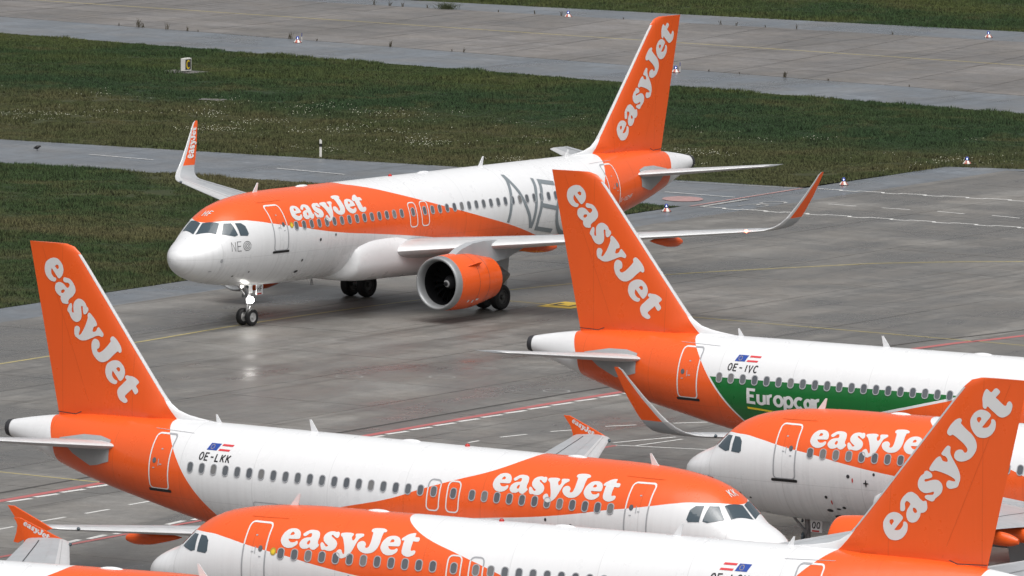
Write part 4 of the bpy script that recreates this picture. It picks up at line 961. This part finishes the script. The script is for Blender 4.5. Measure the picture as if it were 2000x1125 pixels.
# ------------------------------------------------------------------ grass
def poly_in(P, poly):
    x, y = P[:, 0], P[:, 1]; c = np.zeros(len(P), bool); n = len(poly)
    for i in range(n):
        x0, y0 = poly[i]; x1, y1 = poly[(i + 1) % n]
        m = ((y0 > y) != (y1 > y)); t = np.where(m, (x1 - x0) * (y - y0) / ((y1 - y0) if y1 != y0 else 1e-9) + x0, 0); c ^= m & (x < t)
    return c
def vnoise(P, s, seed):
    r = np.random.default_rng(seed).random((64, 64)); q = P / s; i = np.floor(q).astype(int); f = q - i; f = f * f * (3 - 2 * f)
    g = lambda a, b: r[(i[:, 0] + a) % 64, (i[:, 1] + b) % 64]
    return (g(0, 0) * (1 - f[:, 0]) + g(1, 0) * f[:, 0]) * (1 - f[:, 1]) + (g(0, 1) * (1 - f[:, 0]) + g(1, 1) * f[:, 0]) * f[:, 1]
def grass(name, poly, x0, x1, y0, y1, dens, hmin, hmax, label, seed, keep=None):
    r = np.random.default_rng(seed); N = int((x1 - x0) * (y1 - y0) * dens)
    P = np.stack([r.uniform(x0, x1, N), r.uniform(y0, y1, N)], 1); P = P[poly_in(P, poly)]
    P = P[np.abs(P[:, 0]) < P[:, 1] * .0492 + 13]
    cl = .55 * vnoise(P, .9, seed) + .3 * vnoise(P, 3.1, seed + 1) + .45 * vnoise(P, 9, seed + 2)
    P = P[(cl > .36)]; cl = cl[cl > .36] ; N = len(P)
    cw = vnoise(P, 2.2, seed + 5) * .6 + vnoise(P, .7, seed + 6) * .4
    H = (hmin + (hmax - hmin) * np.clip((cw - .25) / .5, 0, 1) ** 1.5) * r.uniform(.7, 1.2, N)
    B = 6; V = np.zeros((N, B, 3, 3)); 
    for b in range(B):
        an = r.uniform(0, 6.28, N); ln = r.uniform(.2, .75, N) * H; wd = r.uniform(.012, .030, N); ox = r.normal(0, .10, N); oy = r.normal(0, .10, N)
        wx = np.cos(an + 1.57) * wd; wy = np.sin(an + 1.57) * wd
        V[:, b, 0] = np.stack([P[:, 0] + ox - wx, P[:, 1] + oy - wy, np.full(N, -.025)], 1); V[:, b, 1] = np.stack([P[:, 0] + ox + wx, P[:, 1] + oy + wy, np.full(N, -.025)], 1)
        V[:, b, 2] = np.stack([P[:, 0] + ox + np.cos(an) * ln, P[:, 1] + oy + np.sin(an) * ln, H * r.uniform(.6, 1.1, N)], 1)
    V = V.reshape(-1, 3); nt_ = len(V) // 3; me = bpy.data.meshes.new(name)
    me.vertices.add(len(V)); me.vertices.foreach_set('co', V.astype(np.float32).ravel()); me.loops.add(len(V)); me.loops.foreach_set('vertex_index', np.arange(len(V), dtype=np.int32))
    me.polygons.add(nt_); me.polygons.foreach_set('loop_start', np.arange(0, len(V), 3, dtype=np.int32)); me.polygons.foreach_set('loop_total', np.full(nt_, 3, dtype=np.int32))
    me.materials.append(M['grass']); me.update(calc_edges=True)
    return tag(link(name, me), label, 'grass', kind='stuff')
G1 = [(-80, Lg1(-80)), (-80, Lr1(-80)), (14.3, 519.8), (22.2, 531.5), (26.1, 530.6), (60, 522.8), (60, Lg1(60))]
G2 = [(-80, Lr2(-80)), (-80, Le(-80)), (8.1, 509.6)]; G3 = [(-60, Lfg(-60)), (60, Lfg(60)), (60, 700), (-60, 700)]
grass('grass', G1, -44, 44, 512, 622, 42, .03, .24, 'rough green and olive grass between taxiway and service road', 3)
grass('grass', G2, -42, 9, 440, 536, 40, .03, .24, 'rough brownish grass between service road and apron shoulder', 4)
grass('grass', G3, -24, 46, 606, 660, 26, .06, .2, 'dark grass beyond the far taxiway shoulder', 5)
# white flowers scattered in drifts
r = np.random.default_rng(21); N = 60000; P = np.stack([r.uniform(-32, 30, N), r.uniform(519, 572, N)], 1)
P = P[poly_in(P, G1)]; dr = .5 * vnoise(P, 1.6, 31) + .5 * vnoise(P, 5.0, 32); dist = P[:, 1] - np.array([Lr1(x) for x in P[:, 0]])
ok = (dr + r.normal(0, .07, len(P)) > .735) & (dist > 1.5) & (dist < 30) & (r.random(len(P)) < np.clip(1.2 - dist / 28, .05, 1)); P = P[ok][:1300]
V = []; F = []
for p in P:
    z = r.uniform(.16, .36); s = r.uniform(.013, .028); k = len(V); t = r.uniform(0, 6.28)
    for q in range(5): V.append((p[0] + s * math.cos(t + q * 1.257), p[1] + s * math.sin(t + q * 1.257), z + r.uniform(-.012, .012)))
    V.append((p[0], p[1], z + s * .9)); F += [(k + q, k + (q + 1) % 5, k + 5) for q in range(5)]
M['petal'] = flat('flower_white', (.50, .50, .40), .8)
tag(link('wild_flowers', mesh('wild_flowers', V, F, 'petal')), 'small white wild flowers scattered in the grass above the service road', 'flowers', kind='stuff')

# ------------------------------------------------------------------ small things on the field
M['cone_red'] = flat('cone_red', (.42, .10, .07), .5, dirt=.2, scale=20); M['cone_white'] = flat('cone_white', (.75, .74, .70), .5, dirt=.2, scale=20)
M['lamp_blue'] = flat('lamp_blue', (.01, .03, .25), .15, spec=.8); M['lampglow'] = emit('lamp_blue_glow', (.45, .6, 1.0), 2.0)
def edge_light(x, y, label, rod=False):
    o = empty('taxiway_light', (x, y, 0)); tag(o, label, 'edge light', 'blue taxiway edge lights')
    MB().lathe((0, 0, -.01), (0, 0, 1), [(0, .30), (.02, .31), (.03, .30)], 20, cap=True).build('base_plate', 'rubber', o)
    n = 16; V = []; F = []; I = []
    for r_, z in ((.28, .02), (.2, .12), (.11, .22)):
        for k in range(n): V.append((r_ * math.cos(2 * math.pi * k / n), r_ * math.sin(2 * math.pi * k / n), z))
    for i in range(2):
        for k in range(n): F.append((i * n + k, i * n + (k + 1) % n, (i + 1) * n + (k + 1) % n, (i + 1) * n + k)); I.append((k // 2) % 2)
    link('cone', mesh('cone', V, F, ['cone_white', 'cone_red'], False, I), o)
    MB().lathe((0, 0, .20), (0, 0, 1), [(0, .1), (.08, .115), (.16, .115), (.22, .09), (.26, .03), (.265, .005)], 18).build('blue_lens', 'lamp_blue', o, smooth=True)
    MB().lathe((0, -.085, .32), (0, -1, 0), [(0, .045), (.03, .04), (.045, .005)], 12).build('lamp', 'lampglow', o, smooth=True)
    o.scale = (.82, .82, .82)
    if rod:
        MB().tube((.30, .05, 0), (.30, .05, .42), .022, n=8).build('marker_rod', 'cone_white', o); MB().tube((.30, .05, .42), (.30, .05, .68), .024, n=8).build('rod_tip', 'lamp_blue', o)
    return o
edge_light(-12.6, 603.3, 'blue edge light with marker rod on the shoulder above the C sign', True)
edge_light(3.2, 623.8, 'blue edge light at the top of the picture, left of the taxiing aircraft fin')
edge_light(9.1, 585.9, 'blue edge light beside a rod, just right of the taxiing aircraft fin', True)
edge_light(27.9, 612.0, 'blue edge light on the far shoulder near the top right corner')
edge_light(16.6, 521.2, 'blue edge light beside the near sharklet of the taxiing aircraft')
edge_light(23.3, 533.0, 'blue edge light in the grass corner at the right')
edge_light(7.5, 506.8, 'blue edge light by the grass tip under the taxiing aircraft tail')
# sign with the letter C
s = empty('taxiway_sign', (-18.4, 582.3, 0), R(58)); tag(s, 'white boxed taxiway sign with yellow C on black, standing in the grass', 'sign')
MB().box((0, 0, .47), (.66, .27, .70)).build('cabinet', 'cone_white', s)
MB().box((0, -.140, .47), (.54, .012, .58)).build('face', 'pblack', s)
V, F, Ly = text2d('C', .44, .07)
link('lettering', mesh('lettering', [(v[0] * 1.2 - .17, -.152, v[1] + .25) for v in V], F, 'flagyellow'), s)
for q in (-.2, .2): MB().tube((q, 0, 0), (q, 0, .2), .03, n=8).build('leg', 'steel', s)
MB().box((.2, .3, -.005), (1.5, 2.3, .09)).build('concrete_base', 'taxi', s)
c = sheet('manhole_slab', [(-17.0, 565.9), (-15.6, 565.3), (-15.9, 564.3), (-17.3, 564.9)], .05, 'taxi', None); tag(c, 'bare pale concrete slab lying in the grass below the C sign', 'slab')
# marker post with black band
p = empty('marker_post', (-9.9, 533.0, 0)); tag(p, 'slim white marker post with black band at the service road edge', 'post')
MB().prism([(-.06, 0), (.06, 0), (.06, .86), (-.02, .93), (-.06, .9)], 'y', .09).build('post', 'cone_white', p)
MB().box((0, 0, .62), (.128, .098, .17)).build('band', 'black', p)
# bird on the road
b = empty('bird', (-24.55, 534.9, 0), R(-20)); tag(b, 'small dark bird standing on the grey service road', 'bird')
V = []; n = 12; m = 12
for k, (x, r_, z) in enumerate(((-.26, .012, .13), (-.20, .03, .14), (-.12, .06, .16), (-.04, .085, .175), (.05, .085, .185), (.11, .07, .20), (.15, .055, .225), (.19, .052, .24), (.225, .04, .24), (.25, .018, .235), (.29, .004, .23))):
    for j in range(m): V.append((x * .8, 1.3 * r_ * math.cos(2 * math.pi * j / m), z + 1.15 * r_ * math.sin(2 * math.pi * j / m)))
MB().add(V, [(i * m + j, i * m + (j + 1) % m, (i + 1) * m + (j + 1) % m, (i + 1) * m + j) for i in range(10) for j in range(m)] + [tuple(range(m)), tuple(range(11 * m - 1, 10 * m - 1, -1))]).build('body', 'black', b, smooth=True)
for q in (-.03, .03): MB().tube((.01, q, 0), (-.01, q, .12), .009, n=6).build('leg', 'dark', b)
# weeds along the slab edges
M['weed'] = flat('weed_green', (.035, .045, .015), .8); M['weed_dry'] = flat('weed_dry', (.06, .05, .03), .8)
def weed(x, y, h, n, spread, mat, label, group):
    mb = MB()
    for k in range(n):
        an = RNG.uniform(0, 6.28); ln = RNG.uniform(.3, 1) * spread; hh = h * RNG.uniform(.5, 1.1); w_ = .012; bx_, by_ = RNG.normal(0, spread * .25, 2)
        tip = (bx_ + math.cos(an) * ln, by_ + math.sin(an) * ln, hh); mid = (bx_ + math.cos(an) * ln * .35, by_ + math.sin(an) * ln * .35, hh * .6)
        V = [(bx_ - w_, by_, -.01), (bx_ + w_, by_, -.01), (mid[0] + w_ * .8, mid[1], mid[2]), (mid[0] - w_ * .8, mid[1], mid[2]), tip]
        mb.add(V, [(0, 1, 2, 3), (3, 2, 4)])
        for q in range(3):
            t = RNG.uniform(.3, 1); c_ = [bx_ + (tip[0] - bx_) * t, by_ + (tip[1] - by_) * t, hh * t]; s_ = RNG.uniform(.02, .05); a2 = RNG.uniform(0, 6.28)
            mb.add([tuple(c_), (c_[0] + s_ * math.cos(a2), c_[1] + s_ * math.sin(a2), c_[2] + .02), (c_[0] + s_ * math.cos(a2 + .7), c_[1] + s_ * math.sin(a2 + .7), c_[2] + .03)], [(0, 1, 2)])
    o = mb.build('weed', mat); o.location = (x, y, 0); tag(o, label, 'weed', group); return o
wl = 'tiny dry weed sprouting along a taxiway slab edge'; wg_ = 'weeds along the taxiway edges'
for x, h, n in ((-22.2, .55, 16), (-21.9, .35, 8), (-23.4, .2, 5), (-20.5, .42, 10), (-19.2, .3, 8), (-18.6, .12, 4), (-13.1, .42, 12), (-11.5, .15, 5), (-7.2, .35, 10), (-2.9, .32, 8), (-3.6, .15, 4), (15.2, .38, 18), (17.6, .1, 5), (22.0, .12, 6), (11.0, .12, 5), (12.7, .1, 4)):
    weed(x, Lsh(x) + .05, h, n, h * .5, 'weed_dry', wl, wg_)
for x, h, n in ((-8.6, .4, 8), (-7.6, .38, 8), (-6.8, .34, 8), (-5.3, .25, 8), (1.2, .25, 6), (2.8, .3, 6), (12.3, .3, 5), (13.2, .3, 5), (14.9, .15, 6), (16.7, .35, 5), (22.3, .16, 8), (-1.0, .14, 6), (6.5, .12, 5)):
    weed(x, Ltop(x) + .05, h, n, h * .5, 'weed_dry', wl, wg_)
weed(-4.1, Ltop(-4.1) + .2, .42, 160, 1.0, 'weed', 'low green bush at the top edge of the far taxiway', None)
